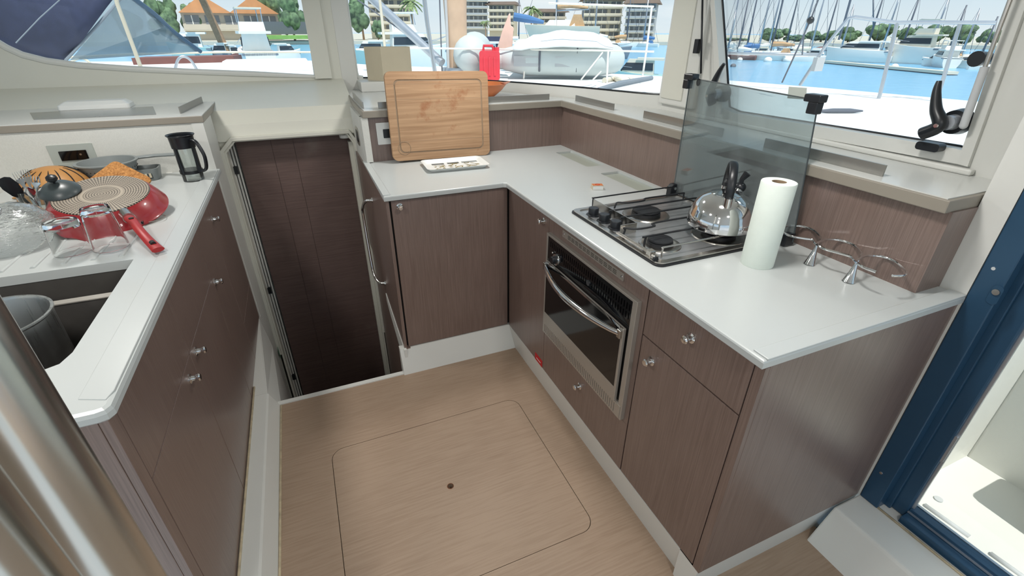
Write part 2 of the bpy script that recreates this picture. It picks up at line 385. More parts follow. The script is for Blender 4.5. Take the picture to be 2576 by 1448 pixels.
        for ed in bm.edges:
            if len(ed.link_faces) == 2 and ed.calc_face_angle(0) > .6: ed.smooth = False
        bm.to_mesh(me); bm.free()
        for mt in (mat if isinstance(mat, (list, tuple)) else [mat]): me.materials.append(MATS[mt])
        o = bpy.data.objects.new(name, me); scene.collection.objects.link(o)
        if parent is not None: o.parent = parent
        else: o.location = org
        if bevel:
            bv = o.modifiers.new('bevel', 'BEVEL'); bv.width = bevel; bv.segments = 2; bv.limit_method = 'ANGLE'; bv.angle_limit = .8
        return o
    def top(s, name, mat, label, cat, group=None, bevel=0, kind=None):
        o = s.build(name, mat, None, bevel); o['label'] = label; o['category'] = cat
        if group: o['group'] = group
        if kind: o['kind'] = kind
        return o
    def struct(s, name, mat, bevel=0):
        o = s.build(name, mat, None, bevel); o['kind'] = 'structure'; return o
def thing(name, label, cat, loc, group=None):
    o = bpy.data.objects.new(name, None); o.empty_display_size = .05; scene.collection.objects.link(o); o.location = loc
    o['label'] = label; o['category'] = cat
    if group: o['group'] = group
    return o
def sthing(name, loc):
    o = bpy.data.objects.new(name, None); o.empty_display_size = .05; scene.collection.objects.link(o); o.location = loc
    o['kind'] = 'structure'; bpy.context.view_layer.update(); return o
def copy_tree(o, parent=None):
    c = o.copy(); scene.collection.objects.link(c); c.parent = parent
    for ch in list(o.children): copy_tree(ch, c)
    return c
def lab(o, t): o['label'] = t; return o
# ================================================================== the setting
FL = -.15                     # cabin sole
CT = .90                      # worktop
# floor with the hatch cut out
HX0, HX1, HY0, HY1 = -.166, .785, .968, 1.792
fo = MB(); fo.plate([(-.40, -2.6), (1.60, -2.6), (1.60, .70), (1.02, .70), (1.02, 2.228), (-.40, 2.228)], [rrect(HX0, HX1, HY0, HY1, .06)], FL - .03, FL)
fo.struct('floor', 'floor_oak')
MB().box(-.45, 1.65, -2.6, 2.22, FL - .06, FL - .031).struct('trim_9', 'dark')
ht = thing('floor_hatch', 'large rounded rectangular oak hatch set flush in the cabin floor', 'floor hatch', (.31, 1.38, FL - .03))
MB().plate(rrect(HX0 + .0025, HX1 - .0025, HY0 + .0025, HY1 - .0025, .058), [[(.300 + .013 * math.cos(a * .3927), 1.384 + .013 * math.sin(a * .3927)) for a in range(16)]], FL - .029, FL - .0005).build('panel', 'floor_oak', ht)
rp = [(.300 + .0135 * math.cos(a * .3927), 1.384 + .0135 * math.sin(a * .3927), FL) for a in range(16)]
MB().tube(rp, .0015, 6, closed=True).build('finger_hole_rim', 'rust', ht)
# white edge strip at the head of the stairs, and beads
MB().box(-.40, .30, 2.222, 2.25, FL - .12, FL + .006).struct('trim_1', 'gelcoat')
MB().tube([(-.384, -1.8, FL + .001), (-.384, 2.215, FL + .001)], .005, 6).struct('trim_2', 'bead')
# white coved bases of the cupboards (kickboards)
k = MB()
k.plate([(2.262, 0.0), (2.30, 0.0), (2.30, -.17), (2.222, -.17), (2.214, FL)], (), .27, .985, YZ)
k.struct('baseboard_back', 'gelcoat')
k = MB(); k.plate([(.944, 0.0), (1.02, 0.0), (1.02, -.17), (.952, -.17), (.966, FL)], (), .635, 2.262, XZ); k.struct('baseboard_right', 'gelcoat')
k = MB(); k.plate([(.612, 0.0), (.70, 0.0), (.70, -.17), (.632, -.17), (.632, FL)], (), .944, 1.76, YZ); k.struct('baseboard_end', 'gelcoat')
# kerb under the left cupboards
k = MB(); k.plate([(-.56, -.30), (-.56, -.055), (-.432, -.055), (-.424, -.063), (-.386, -.16), (-.386, -.30)], (), -2.6, 2.228, XZ); k.struct('trim_3', 'gelcoat', .004)
k = MB()
k.rings([[V(-.56, 2.226, -.055), V(-.436, 2.226, -.055), V(-.430, 2.226, -.063), V(-.386, 2.226, -.17), V(-.386, 2.226, -1.3), V(-.56, 2.226, -1.3)],
         [V(-.56, 3.04, -.055), V(-.502, 3.04, -.055), V(-.499, 3.04, -.063), V(-.462, 2.98, -.25), V(-.430, 2.90, -1.3), V(-.56, 2.90, -1.3)]], smooth=False)
k.box(-.56, -.507, 3.02, 3.46, -1.3, -.055)
k.struct('wall_stairs_left', 'gelcoat')
MB().tube([(-.494, -1.8, -.052), (-.494, 2.3, -.052)], .005, 6).struct('trim_4', 'bead')
# stair well
k = MB(); k.plate([(2.26, 0.0), (2.85, .075), (3.12, .15), (3.46, .15), (3.46, -1.3), (2.30, -1.3), (2.26, -.2)], (), .305, .33, YZ); k.struct('wall_stairs_right', 'veneer')
k = MB(); k.plate([(2.245, 0.0), (2.80, .085), (2.80, .03), (2.70, -.02), (2.245, -.175)], (), .292, .306, YZ); k.struct('trim_5', 'gelcoat')
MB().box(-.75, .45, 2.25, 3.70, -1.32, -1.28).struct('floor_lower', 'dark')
MB().box(-.386, .305, 2.24, 2.26, -1.3, FL - .1).struct('wall_step', 'gelcoat')
MB().box(-.75, -.72, 2.1, 3.70, -1.3, .9).struct('wall_hull_left', 'gelcoat')
MB().box(.42, .45, 3.40, 3.70, -1.3, .9).struct('wall_hull_right', 'gelcoat')
MB().box(-.75, .45, 3.66, 3.70, -1.3, 1.1).struct('wall_hull_front', 'gelcoat')

# ---- forward bulkhead: lintel, door frame, door
pro = [(3.46, .985), (3.475, 1.08), (3.56, 1.155), (3.74, 1.19), (4.08, 1.275), (4.12, 1.275), (4.12, .985)]
k = MB(); k.plate(pro, (), -3.0, .34, YZ)
for a, b in ((-3.0, -.505), (.315, .60)): k.box(a, b, 3.455, 3.50, -1.3, .99)
k.plate([(-.52, .80), (-.50, .90), (-.42, .975), (-.42, 1.02), (-.52, 1.02)], (), 3.472, 3.50, XZ); k.plate([(.34, .80), (.305, .90), (.25, .975), (.25, 1.02), (.34, 1.02)], (), 3.472, 3.50, XZ)
k.struct('wall_back', 'gelcoat_cream')
def oct_pts(x0, x1, z1, ch, z0, d=0.0):
    return [(x0 + d, z0), (x0 + d, z1 - ch - d * .4), (x0 + ch + d * .4, z1 - d), (x1 - ch * .6 - d * .3, z1 - d), (x1 - d, z1 - ch - d * .4), (x1 - d, z0)]
k = MB(); o1 = oct_pts(-.507, .318, 1.012, .075, -.62); i1 = oct_pts(-.507, .318, 1.012, .075, -.62, .022)
k.plate(o1 + i1[::-1], (), 3.425, 3.47, XZ); k.struct('trim_6', 'gelcoat_cream', .003)
k = MB(); o1 = oct_pts(-.487, .300, .995, .07, -1.25); i1 = oct_pts(-.487, .300, .995, .07, -1.25, .012); k.plate(o1 + i1[::-1], (), 3.44, 3.56, XZ)
k.box(.262, .30, 3.505, 3.56, -1.25, .92); k.struct('trim_7', 'gelcoat_cream')
dr = sthing('door_1', (-.08, 3.58, -1.27))
k = MB()
for a, b in ((-.428, -.222), (-.2195, -.0865), (-.084, .283)): k.box(a, b, 3.575, 3.60, -1.27, .975)
k.box(-.428, .283, 3.58, 3.602, -1.27, .974); k.build('panel', 'veneer_x', dr)
k = MB()
for x in (-.478, -.463, -.447): k.box(x, x + .009, 3.53 + (x + .48) * 1.2, 3.58, -1.27, .96)
k.box(.283, .289, 3.54, 3.58, -1.27, .96); k.build('edge_profile', 'gelcoat', dr)
for z in (.80, -.10, -.92):
    MB().box(-.472, -.448, 3.528, 3.545, z - .035, z + .015).build('hinge', 'black_plastic', dr)
for z in (0.0, -1.0): MB().box(.270, .288, 3.545, 3.56, z - .03, z + .01).build('catch', 'black_plastic', dr)
MB().lathe((.245, 3.50, .962), [(.0, -.012), (.034, -.010), (.036, 0), (.036, .012)], 20).top('door_light', 'white_plastic', 'small round white courtesy light under the lintel above the dark door', 'light')
k = MB(); k.plate([(3.40, -.585), (3.43, -.53), (3.45, -.585), (3.43, -.66)], (), -.4995, -.498, YZ)
st = k.top('safety_sticker', 'sticker_green', 'small green diamond safety sticker with a white sign, low on the left door frame', 'sticker')
k = MB(); k.plate([(3.422, -.60), (3.43, -.575), (3.438, -.60)], (), -.498, -.4975, YZ); k.build('symbol', 'white_plastic', st)
# side cheeks of the doorway (white)
k = MB(); k.box(-.56, -.505, 3.139, 3.46, -.1, 1.155); k.box(-.545, -.507, 3.062, 3.145, -.06, .862)
k.struct('wall_doorway_left', 'gelcoat')
k = MB(); k.box(.305, .345, 3.00, 3.46, .84, 1.155); k.plate([(2.93, .905), (3.0, .905), (3.02, 1.155), (2.93, 1.155)], (), .308, .345, YZ)
k.box(.318, .36, 2.96, 3.46, .1, .84); k.struct('wall_doorway_right', 'textured_wall')

# ---- left recess behind the sink
k = MB(); k.box(-1.43, -.53, 3.142, 3.20, .6, 1.152); k.struct('wall_splash_left', 'textured_wall')
k = MB(); k.box(-1.50, -1.41, 1.0, 3.16, .6, 1.152); k.struct('wall_left', 'gelcoat')
lg = thing('shelf_ledge', 'long taupe-edged white ledge above the sink corner, under the left window', 'ledge', (-1.0, 3.3, 1.152))
k = MB(); k.box(-3.0, -.497, 3.135, 3.76, 1.152, 1.186); k.build('edge_board', 'taupe', lg, .003)
k = MB(); k.box(-3.0, -.499, 3.137, 3.76, 1.186, 1.190); k.build('top_surface', 'ledge_top', lg)
k = MB(); k.quadbox((-.615, 3.235, 1.19), (-.565, 3.70, 1.19), (-.565, 3.70, 1.226), (-.615, 3.235, 1.226), .005); k.build('fiddle_rail', 'taupe_metal', lg)
# right ledge, L shaped
lg2 = thing('shelf_ledge', 'L-shaped taupe-edged ledge running above the brown splashback around the cooker corner', 'ledge', (1.3, 2.6, 1.155))
LP = [(.318, 2.925), (1.595, 2.925), (1.595, .678), (1.96, .678), (1.96, 2.42), (1.80, 2.85), (1.46, 3.50), (1.05, 3.88), (.34, 4.06), (.322, 3.45)]
k = MB(); k.plate(LP, (), 1.155, 1.192); k.build('edge_board', 'taupe', lg2, .003)
LP2 = [(.33, 2.935), (1.605, 2.935), (1.605, .69), (1.95, .69), (1.95, 2.40), (1.78, 2.85), (1.44, 3.48), (1.04, 3.86), (.345, 4.04), (.332, 3.45)]
k = MB(); k.plate(LP2, (), 1.192, 1.195); k.build('top_surface', 'ledge_top', lg2)
def fid(a, b, h=.036):
    d = (V(b) - V(a)).normalized(); nn = Vector((-d.y, d.x, 0)) * .0035
    q = MB(); q.add([V(a) - nn, V(b) - nn, V(b) + nn, V(a) + nn] + [p + Vector((0, 0, h)) for p in (V(a) - nn, V(b) - nn, V(b) + nn, V(a) + nn)],
                    [(0, 1, 2, 3), (4, 5, 6, 7), (0, 1, 5, 4), (1, 2, 6, 5), (2, 3, 7, 6), (3, 0, 4, 7)])
    return q.build('fiddle_rail', 'taupe_metal', lg2, .0008)
fid((.42, 2.985, 1.195), (1.535, 2.985, 1.195)); fid((1.665, 2.86, 1.195), (1.665, 2.42, 1.195)); fid((1.665, 2.14, 1.195), (1.665, 1.585, 1.195)); fid((1.665, 1.365, 1.195), (1.665, .905, 1.195))
fid((.34, 3.02, 1.195), (.345, 3.55, 1.195))
# brown splashback
k = MB(); k.box(.335, 1.64, 2.955, 3.0, .88, 1.157); k.struct('wall_splashback', 'veneer')
k = MB(); k.box(1.622, 1.745, .672, 2.97, .88, 1.157); k.struct('wall_splashback_right', 'veneer')

# ---- windows and outer walls
ZT = 1.96
# forward wall left part (plane y = 4.1) with the left window
wpx = [(795, 192), (640, 186), (480, 180), (330, 173), (200, 164), (120, 153), (60, 138), (20, 120), (0, 108)]
W1 = [(aty(a, b, 4.1).x, aty(a, b, 4.1).z) for a, b in wpx]
W1 = [(aty(770, 0, 4.1).x + .035, ZT)] + [(aty(770, 0, 4.1).x, aty(770, 0, 4.1).z)] + W1 + [(-1.76, 1.64), (-1.86, 1.78), (-1.88, ZT)]
k = MB(); k.plate([(-3.0, 1.19), (.335, 1.19), (.335, CEIL_Z), (-3.0, CEIL_Z)], [W1], 4.08, 4.14, XZ); k.struct('wall_front_left', 'gelcoat_cream')
def rimtube(name, pts, r, mat, closed=True, n=8, par=None):
    q = MB().tube(pts, r, n, closed=closed)
    return q.build(name, mat, par) if par is not None else q.struct(name, mat)
w1 = sthing('window_1', (-.7, 4.11, 1.28))
MB().plate([(-1.95, 1.24), (.2, 1.24), (.2, ZT + .02), (-1.95, ZT + .02)], (), 4.145, 4.149, XZ).build('pane', 'pane', w1)
rimtube('gasket', [(x, 4.135, z) for x, z in W1], .007, 'black_plastic', par=w1)
rimtube('frame', [(x, 4.085, z) for x, z in W1], .020, 'gelcoat', par=w1, n=10)
MB().box(.145, .262, 4.055, 4.085, 1.28, CEIL_Z).struct('trim_8', 'gelcoat_cream')
# curved windscreen
CP = catmull([(.337, 4.10, 0), (.75, 4.04, 0), (1.10, 3.87, 0), (1.42, 3.52, 0), (1.72, 2.98, 0), (1.90, 2.48, 0), (1.95, 2.36, 0)], 6)
def cb(i): t = i / (len(CP) - 1); return 1.272 - .012 * math.sin(t * 3.14)
k = MB(); rs = []
for i, p in enumerate(CP):
    d = (CP[min(i + 1, len(CP) - 1)] - CP[max(i - 1, 0)]).normalized(); nn = Vector((-d.y, d.x, 0)) * -.05
    z = cb(i); rs.append([Vector((p.x, p.y, 1.16)), Vector((p.x, p.y, z)), Vector((p.x, p.y, z)) - nn, Vector((p.x, p.y, 1.16)) - nn])
k.rings(rs, smooth=True)
rs = [[Vector((r[1].x, r[1].y, ZT)), Vector((r[1].x, r[1].y, CEIL_Z)), Vector((r[2].x, r[2].y, CEIL_Z)), Vector((r[2].x, r[2].y, ZT))] for r in rs]
k.rings(rs); k.box(.3355, .445, 4.079, 4.139, 1.19, CEIL_Z); k.struct('wall_front_right', 'gelcoat')
w2 = sthing('window_2', (1.2, 3.8, 1.27))
k = MB(); k.rings([[Vector((p.x * 1.008, p.y * 1.008, 1.25)), Vector((p.x * 1.008, p.y * 1.008, ZT + .02)), Vector((p.x * 1.0095, p.y * 1.0095, ZT + .02)), Vector((p.x * 1.0095, p.y * 1.0095, 1.25))] for p in CP]); k.build('pane', 'pane', w2)
MB().tube([(p.x * 1.005, p.y * 1.005, cb(i) + .004) for i, p in enumerate(CP)], .006, 8).build('gasket', 'black_plastic', w2)
MB().tube([(.445, 4.11, ZT), (.445, 4.11, 1.31), (.455, 4.11, 1.28), (.49, 4.11, 1.272)], .016, 8).build('frame', 'gelcoat', w2)
# side wall x = 1.95 with the opening window
wpx = [(1803, 0), (1812, 120), (1822, 270), (1850, 283), (2040, 313), (2240, 345), (2400, 371), (2425, 377), (2440, 335), (2553, 0)]
W3 = [(atx(a, b, 1.95).y, atx(a, b, 1.95).z) for a, b in wpx]; W3 = [(W3[0][0] + .01, ZT)] + W3 + [(W3[-1][0] + .03, ZT)]
k = MB(); k.plate([(.55, 1.0), (2.375, 1.0), (2.375, CEIL_Z), (.55, CEIL_Z)], [W3], 1.95, 1.99, YZ); k.struct('wall_right', 'gelcoat')
w3 = sthing('window_3', (1.99, 1.5, 1.26))
MB().plate([(.80, 1.24), (2.06, 1.24), (2.06, ZT + .02), (.80, ZT + .02)], (), 1.992, 1.996, YZ).build('pane', 'pane', w3)
rimtube('gasket', [(1.985, y, z) for y, z in W3], .006, 'black_plastic', par=w3)
W3b = [(y + (.035 if y > 1.4 else -.035), z - (.045 if z < 1.5 else -.01)) for y, z in W3]
k = MB(); k.plate(W3b, [W3], 1.935, 1.951, YZ); k.build('frame', 'gelcoat', w3, .005)
k = MB(); k.box(1.925, 1.95, .80, 2.10, 1.195, 1.215); k.build('sill', 'gelcoat', w3, .006)
# pillar between windscreen and side window: taupe pad inside a white frame
k = MB(); k.plate([(2.075, 1.23), (2.36, 1.23), (2.34, CEIL_Z), (2.10, CEIL_Z)], (), 1.925, 1.951, YZ); k.struct('trim_10', 'gelcoat', .008)
k = MB(); k.plate([(2.165, 1.262), (2.335, 1.262), (2.325, CEIL_Z), (2.175, CEIL_Z)], (), 1.918, 1.926, YZ); k.struct('trim_11', 'gelcoat_cream', .006)
# corner post beside the cockpit door, and the wall above
MB().box(1.747, 1.99, .602, .674, .0, CEIL_Z).struct('wall_door_post', 'gelcoat')
# raised sill of the cockpit door
k = MB(); k.plate([(1.60, -.01), (1.608, 0.0), (1.90, 0.0), (1.90, -.3), (1.518, -.3), (1.518, FL)], (), -2.6, .604, XZ); k.struct('trim_12', 'gelcoat', .006)
MB().tube([(1.752, .60, .004), (1.752, -1.8, .004)], .004, 6).struct('trim_13', 'bead')
# sliding door
d2 = sthing('door_2', (1.80, .3, .002))
k = MB(); k.box(1.745, 1.79, .535, .600, .002, CEIL_Z); k.box(1.79, 1.80, .515, .600, .002, CEIL_Z); k.build('jamb', 'navy', d2, .003)
k = MB(); k.box(1.802, 1.842, .470, .545, .002, CEIL_Z); k.build('stile', 'navy', d2, .006)
k = MB(); k.box(1.765, 1.842, -1.75, .47, .002, .032); k.box(1.805, 1.842, -1.75, .47, .03, .052); k.build('bottom_rail', 'navy', d2, .002)
k = MB(); k.box(1.80, 1.806, -1.75, .47, .034, .040); k.box(1.84, 1.85, -1.75, .47, .04, .055); k.box(1.815, 1.823, .462, .472, .05, CEIL_Z); k.build('seal', 'alu', d2)
MB().box(1.820, 1.824, -1.75, .47, .05, CEIL_Z).build('pane', 'pane_door', d2)
for z in (.155, 1.005): MB().cyl((1.7455, .575, z), (1.743, .575, z), .006, .005, 12).build('screw', 'chrome', d2)
lk = MB(); lk.plate(rrect(.530, .556, .905, .965, .012), (), 1.7425, 1.7455, YZ); lk = lk.build('lock_plate', 'navy', d2, .001)
MB().cyl((1.743, .543, .945), (1.738, .543, .945), .009, .009, 14).build('keyhole', 'steel', lk)
MB().plate(rrect(.463, .474, .30, .42, .004), (), 1.806, 1.815, YZ).build('catch', 'alu', d2)
# ceiling, closing walls behind the camera (not in the photo's view)
k = MB(); k.box(-3.0, 2.0, -2.7, 4.16, CEIL_Z, CEIL_Z + .05); k.struct('ceiling', 'gelcoat')
k = MB(); k.plate([(-2.7, -.3), (4.14, -.3), (4.14, CEIL_Z), (-2.7, CEIL_Z)], [[(-2.3, 1.2), (3.6, 1.2), (3.6, 1.9), (-2.3, 1.9)]], -3.05, -3.0, YZ); k.struct('wall_far_left', 'gelcoat')
k = MB(); k.plate([(-3.0, -.3), (2.0, -.3), (2.0, CEIL_Z), (-3.0, CEIL_Z)], [[(-2.7, -.05), (1.6, -.05), (1.6, 1.94), (-2.7, 1.94)]], -2.7, -2.65, XZ); k.struct('wall_behind', 'gelcoat')
MB().box(-3.0, -1.50, -2.6, 3.2, -.15, -.12).struct('floor_saloon', 'floor_oak')
for i, (x, y) in enumerate(FILL_LAMPS):  # added unseen fixtures that brighten the cabin against the bright outside
    cl = thing('fill_light', 'added unseen round fill light ' + ('above the left ledge', 'above the cooker corner', 'above the sink', 'above the right worktop end', 'over the saloon behind the steel posts', 'over the floor behind the hatch')[i], 'fill light', (x, y, CEIL_Z - .014), 'added fill lights')
    MB().lathe((x, y, CEIL_Z - .014), [(.11, .014), (.125, .013), (.125, 0), (.11, 0)], 32).build('rim', 'alu', cl)
    MB().lathe((x, y, CEIL_Z - .010), [(.0, .002), (.109, .002), (.109, .009), (0, .009)], 32).build('diffuser', 'white_plastic', cl)
    ld = bpy.data.lights.new('fill_lamp', 'AREA'); ld.shape = 'DISK'; ld.size = .21; ld.energy = FILL_W; ld.color = (1, .975, .93)
    lo = bpy.data.objects.new('fill_lamp', ld); scene.collection.objects.link(lo); lo.parent = cl; lo.location = (0, 0, -.002)

# ================================================================== right-hand galley
def knob(par, p, d, mat='chrome'):
    """small turned push knob standing out along d"""
    p = V(p); d = V(d).normalized(); M = d.to_track_quat('Z', 'Y').to_matrix()
    MB().lathe(p, [(.0, 0), (.017, 0), (.017, .003), (.010, .006), (.008, .014), (.0125, .020), (.0135, .027), (.010, .031), (0, .0315)], 20, M).build('knob', mat, par)
    return
wt = thing('worktop', 'white solid-surface L-shaped worktop around the cooker corner', 'worktop', (1.2, 1.8, .872))
hob_hole = [(1.04, 1.155), (1.585, 1.155), (1.585, 1.74), (1.04, 1.74)]
outer = [(.295, 3.0), (.288, 2.245), (.905, 2.245), (.918, 2.236), (.918, .600), (1.745, .600), (1.745, .70), (1.64, .70), (1.64, 3.0)]
k = MB(); k.slab(outer, [rrect(1.482, 1.606, 2.365, 2.765, .014), rrect(1.475, 1.600, 1.835, 2.215, .014)], .874, CT, .006); k.build('slab', 'counter_white', wt)
for a_, b_, c_, d_ in ((1.482, 1.606, 2.365, 2.765), (1.475, 1.600, 1.835, 2.215)):
    MB().plate(rrect(a_ + .003, b_ - .003, c_ + .003, d_ - .003, .012), (), .876, .888).build('recessed_lid', 'lid_white', wt, .001)
MB().box(.288, .322, 2.26, 2.98, .899, .9045).build('raised_edge', 'counter_white', wt, .002)
MB().box(.93, 1.745, .600, .645, .899, .9045).build('raised_edge', 'counter_white', wt, .002)
# cupboard carcass
cb_ = thing('corner_cupboard', 'brown wood-veneer base cupboards under the L-shaped worktop', 'cupboard', (1.2, 1.6, 0))
k = MB(); k.plate([(2.262, -.005), (2.262, .872), (3.46, .872), (3.46, .18), (3.12, .18), (2.85, .10), (2.29, -.005)], (), .296, .312, YZ); k.build('side_panel', 'veneer', cb_)
k = MB(); k.box(.312, .962, 2.285, 2.30, 0, .862); k.box(.960, .975, .64, 2.30, 0, .862); k.build('carcass', 'dark', cb_)
k = MB(); k.box(.9605, 1.745, .608, .628, 0.0, .8735); k.build('end_panel', 'veneer', cb_, .0015)
dr_ = MB().box(.322, .936, 2.266, 2.286, .004, .866).build('door', 'veneer', cb_, .0015); knob(dr_, (.362, 2.266, .836), (0, -1, 0))
dr_ = MB().box(.944, .960, 1.792, 2.262, .004, .866).build('door', 'veneer', cb_, .0015); knob(dr_, (.944, 1.842, .825), (-1, 0, 0))
k = MB(); k.plate([(1.068, .004), (1.788, .004), (1.788, .866), (1.068, .866)], [[(1.12, .262), (1.75, .262), (1.75, .78), (1.12, .78)]], .944, .960, YZ); k.build('oven_surround', 'veneer', cb_)
dd = MB().box(.9435, .9445, 1.0690, 1.787, .005, .252).build('drawer', 'veneer', cb_); knob(dd, (.944, 1.42, .172), (-1, 0, 0))
dd = MB().box(.944, .960, .640, 1.063, .684, .866).build('drawer', 'veneer', cb_, .0015); knob(dd, (.944, .855, .800), (-1, 0, 0))
dd = MB().box(.944, .960, .640, 1.063, .004, .679).build('door', 'veneer', cb_, .0015); knob(dd, (.944, 1.000, .612), (-1, 0, 0))
k = MB(); k.box(.944, .960, .608, .636, 0, .866); k.build('corner_stile', 'veneer', cb_)
rs_ = MB().box(.9425, .944, 1.798, 1.885, .004, .046).top('warning_sticker', 'sticker_red', 'small red rectangular sticker at the foot of the corner cupboard door', 'sticker')
MB().box(.942, .9425, 1.815, 1.868, .020, .024).build('text_line', 'white_plastic', rs_)
# ventilation grille
vg = thing('vent_grille', 'long narrow metal louvred vent strip between worktop and oven', 'vent', (.942, 1.43, .82))
k = MB(); rows = []
for r in range(3):
    for c in range(12):
        y = 1.247 + c * .0305; z = .8265 + r * .0062; rows.append([(y, z), (y + .025, z), (y + .025, z + .0034), (y, z + .0034)])
k.plate(rrect(1.203, 1.655, .820, .850, .002, 2), rows, .940, .9435, YZ); k.build('plate', 'steel_satin', vg)
MB().box(.9436, .9438, 1.22, 1.64, .822, .848).build('backing', 'dark', vg)
for y in (1.215, 1.643): MB().cyl((.940, y, .835), (.938, y, .835), .005, .004, 10).build('screw', 'chrome', vg)

# oven
ov = thing('oven', 'built-in stainless oven with dark mirror glass and a bowed metal handle', 'oven', (.95, 1.43, .262))
slots = []
for r in range(2):
    for c in range(38):
        y = 1.128 + c * .0162; z = .742 + r * -.035
        if abs(y - 1.395) < .022 and r == 1 or (r == 1 and y > 1.60): continue
        slots.append([(y, z), (y + .0055, z), (y + .0055, z + .026), (y, z + .026)])
k = MB(); k.plate([(1.100, .676), (1.765, .676), (1.765, .790), (1.100, .790)], slots, .9265, .932, YZ); k.build('fascia', 'black_gloss', ov)
k = MB(); k.plate([(1.092, .262), (1.772, .262), (1.772, .797), (1.092, .797)], [[(1.118, .333), (1.757, .333), (1.757, .786), (1.118, .786)]], .925, .945, YZ)
k.build('frame', 'steel_satin', ov, .002)
k = MB(); k.box(.9335, .944, 1.10, 1.765, .27, .79); k.build('body', 'dark', ov)
lo_ = []
for c in range(44): lo_.append([(1.135 + c * .0142, .274), (1.1405 + c * .0142, .274), (1.1405 + c * .0142, .318), (1.135 + c * .0142, .318)])
k = MB(); k.plate([(1.10, .266), (1.768, .266), (1.768, .326), (1.10, .326)], lo_, .9225, .9255, YZ); k.build('lower_vent', 'steel_satin', ov)
MB().box(.9251, .9253, 1.105, 1.762, .27, .322).build('lower_vent_backing', 'dark', ov)
od = MB(); od.plate([(1.130, .337), (1.750, .337), (1.750, .668), (1.130, .668)], [[(1.142, .40), (1.738, .40), (1.738, .660), (1.142, .660)]], .912, .926, YZ)
od = od.build('oven_door', 'steel_satin', ov, .002)
MB().plate(rrect(1.142, 1.738, .40, .660, .002, 2), (), .9125, .916, YZ).build('glass', 'black_gloss', od)
MB().box(.9105, .913, 1.1325, 1.748, .662, .672).build('top_bar', 'chrome', od)
hp = [(.912 - .060 * math.sin(math.pi * t / 16) ** .8, 1.140 + (1.742 - 1.140) * t / 16, .648 - .004) for t in range(17)]
MB().tube(hp, [.010 + .004 * math.sin(math.pi * t / 16) for t in range(17)], 14).build('handle', 'chrome', od)
for y in (1.142, 1.740): MB().box(.900, .914, y - .010, y + .010, .628, .662).build('handle_bracket', 'steel', od, .002)
kn = MB(); kn.cyl((.926, 1.672, .704), (.900, 1.672, .704), .019, .017, 24); kn = kn.build('control_knob', 'black_plastic', ov, .002)
MB().cyl((.9265, 1.672, .704), (.920, 1.672, .704), .027, .026, 24).build('knob_skirt', 'chrome', kn)
for y in (1.645, 1.70): MB().cyl((.926, y, .727), (.918, y, .727), .0045, .004, 10).build('indicator', 'chrome', kn)
MB().cyl((.9265, 1.397, .722), (.921, 1.397, .722), .012, .011, 20).build('igniter_button', 'black_plastic', ov)
# handrail by the stairs
hr = thing('grab_rail', 'vertical bowed stainless grab rail on the cupboard side by the stairs', 'grab rail', (.28, 2.72, .2))
a = atx(935, 503, .292); b = atx(968, 712, .292)
pth = [a, a + V(-.035, .012, -.008), a + V(-.052, .045, -.05), a + V(-.055, .085, -.13), b + V(-.055, .10, .12), b + V(-.050, .06, .035), b + V(-.03, .015, .004), b]
MB().tube(catmull(pth, 6), .009, 12).build('rail', 'chrome', hr)
for p in (a, b): MB().cyl(p + V(.004, 0, 0), p + V(-.003, 0, 0), .015, .014, 18).build('flange', 'chrome', hr)
# switch plates
sw = thing('switch_plate', 'white double switch plate on the brown splashback, half behind the cutting board', 'switch', (.42, 2.953, 1.01))
MB().plate(rrect(.388, .50, .998, 1.122, .004), (), 2.950, 2.956, XZ).build('plate', 'white_plastic', sw)
MB().plate(rrect(.425, .470, 1.035, 1.085, .003), (), 2.944, 2.951, XZ).build('rocker', 'black_plastic', sw)
sw = thing('switch_plate', 'slim oval steel switch plate on the white side wall right of the doorway', 'switch', (.303, 3.2, 1.0))
MB().plate(rrect(3.13, 3.30, .955, 1.065, .05), (), .3005, .306, YZ).build('plate', 'steel', sw)
MB().plate(rrect(3.17, 3.26, .975, 1.045, .02), (), .2985, .302, YZ).build('rocker', 'black_plastic', sw)

# ================================================================== left-hand galley
SX1 = -.628; SX0 = -1.20
wl_ = thing('worktop', 'white solid-surface worktop with moulded draining grooves beside the sink', 'worktop', (-.95, 2.0, .86))
sink_o = [(SX0, 1.225), (SX1 - .05, 1.225), (SX1 - .012, 1.245), (SX1, 1.29), (SX1, 1.872), (SX0, 1.872)]
k = MB(); k.slab([(-1.42, 1.012), (-.512, 1.012), (-.494, 1.017), (-.485, 1.032), (-.485, 3.14), (-1.42, 3.14)], [sink_o], .868, CT, .012); k.build('slab', 'counter_white', wl_)
k = MB(); k.plate([(-.556, 1.075), (-.5, 1.05), (-.492, 1.08), (-.492, 3.10), (-.556, 3.10)], (), CT - .004, CT + .0022); k.build('raised_edge', 'counter_white', wl_, .002)
k = MB()
for i in range(7):
    x = -.672 - i * .082; k.tube([(x, 1.915, CT - .002), (x, 2.05, CT - .003), (x + .004, 2.40, CT - .006)], [.0085, .0075, .006], 10)
k.build('drainer_ribs', 'counter_white', wl_)
k = MB(); k.plate(sink_o, (), 0, 0.0001); sk = None
si = thing('sink', 'deep dark stainless sink let into the left worktop', 'sink', (-.9, 1.55, .70))
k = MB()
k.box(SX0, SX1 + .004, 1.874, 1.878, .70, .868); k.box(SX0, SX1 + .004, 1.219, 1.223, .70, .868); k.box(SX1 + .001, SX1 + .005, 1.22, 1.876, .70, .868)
k.box(SX0 - .004, SX0, 1.22, 1.876, .70, .868); k.box(SX0, SX1 + .002, 1.22, 1.876, .695, .70); k.build('bowl', 'sink_steel', si)
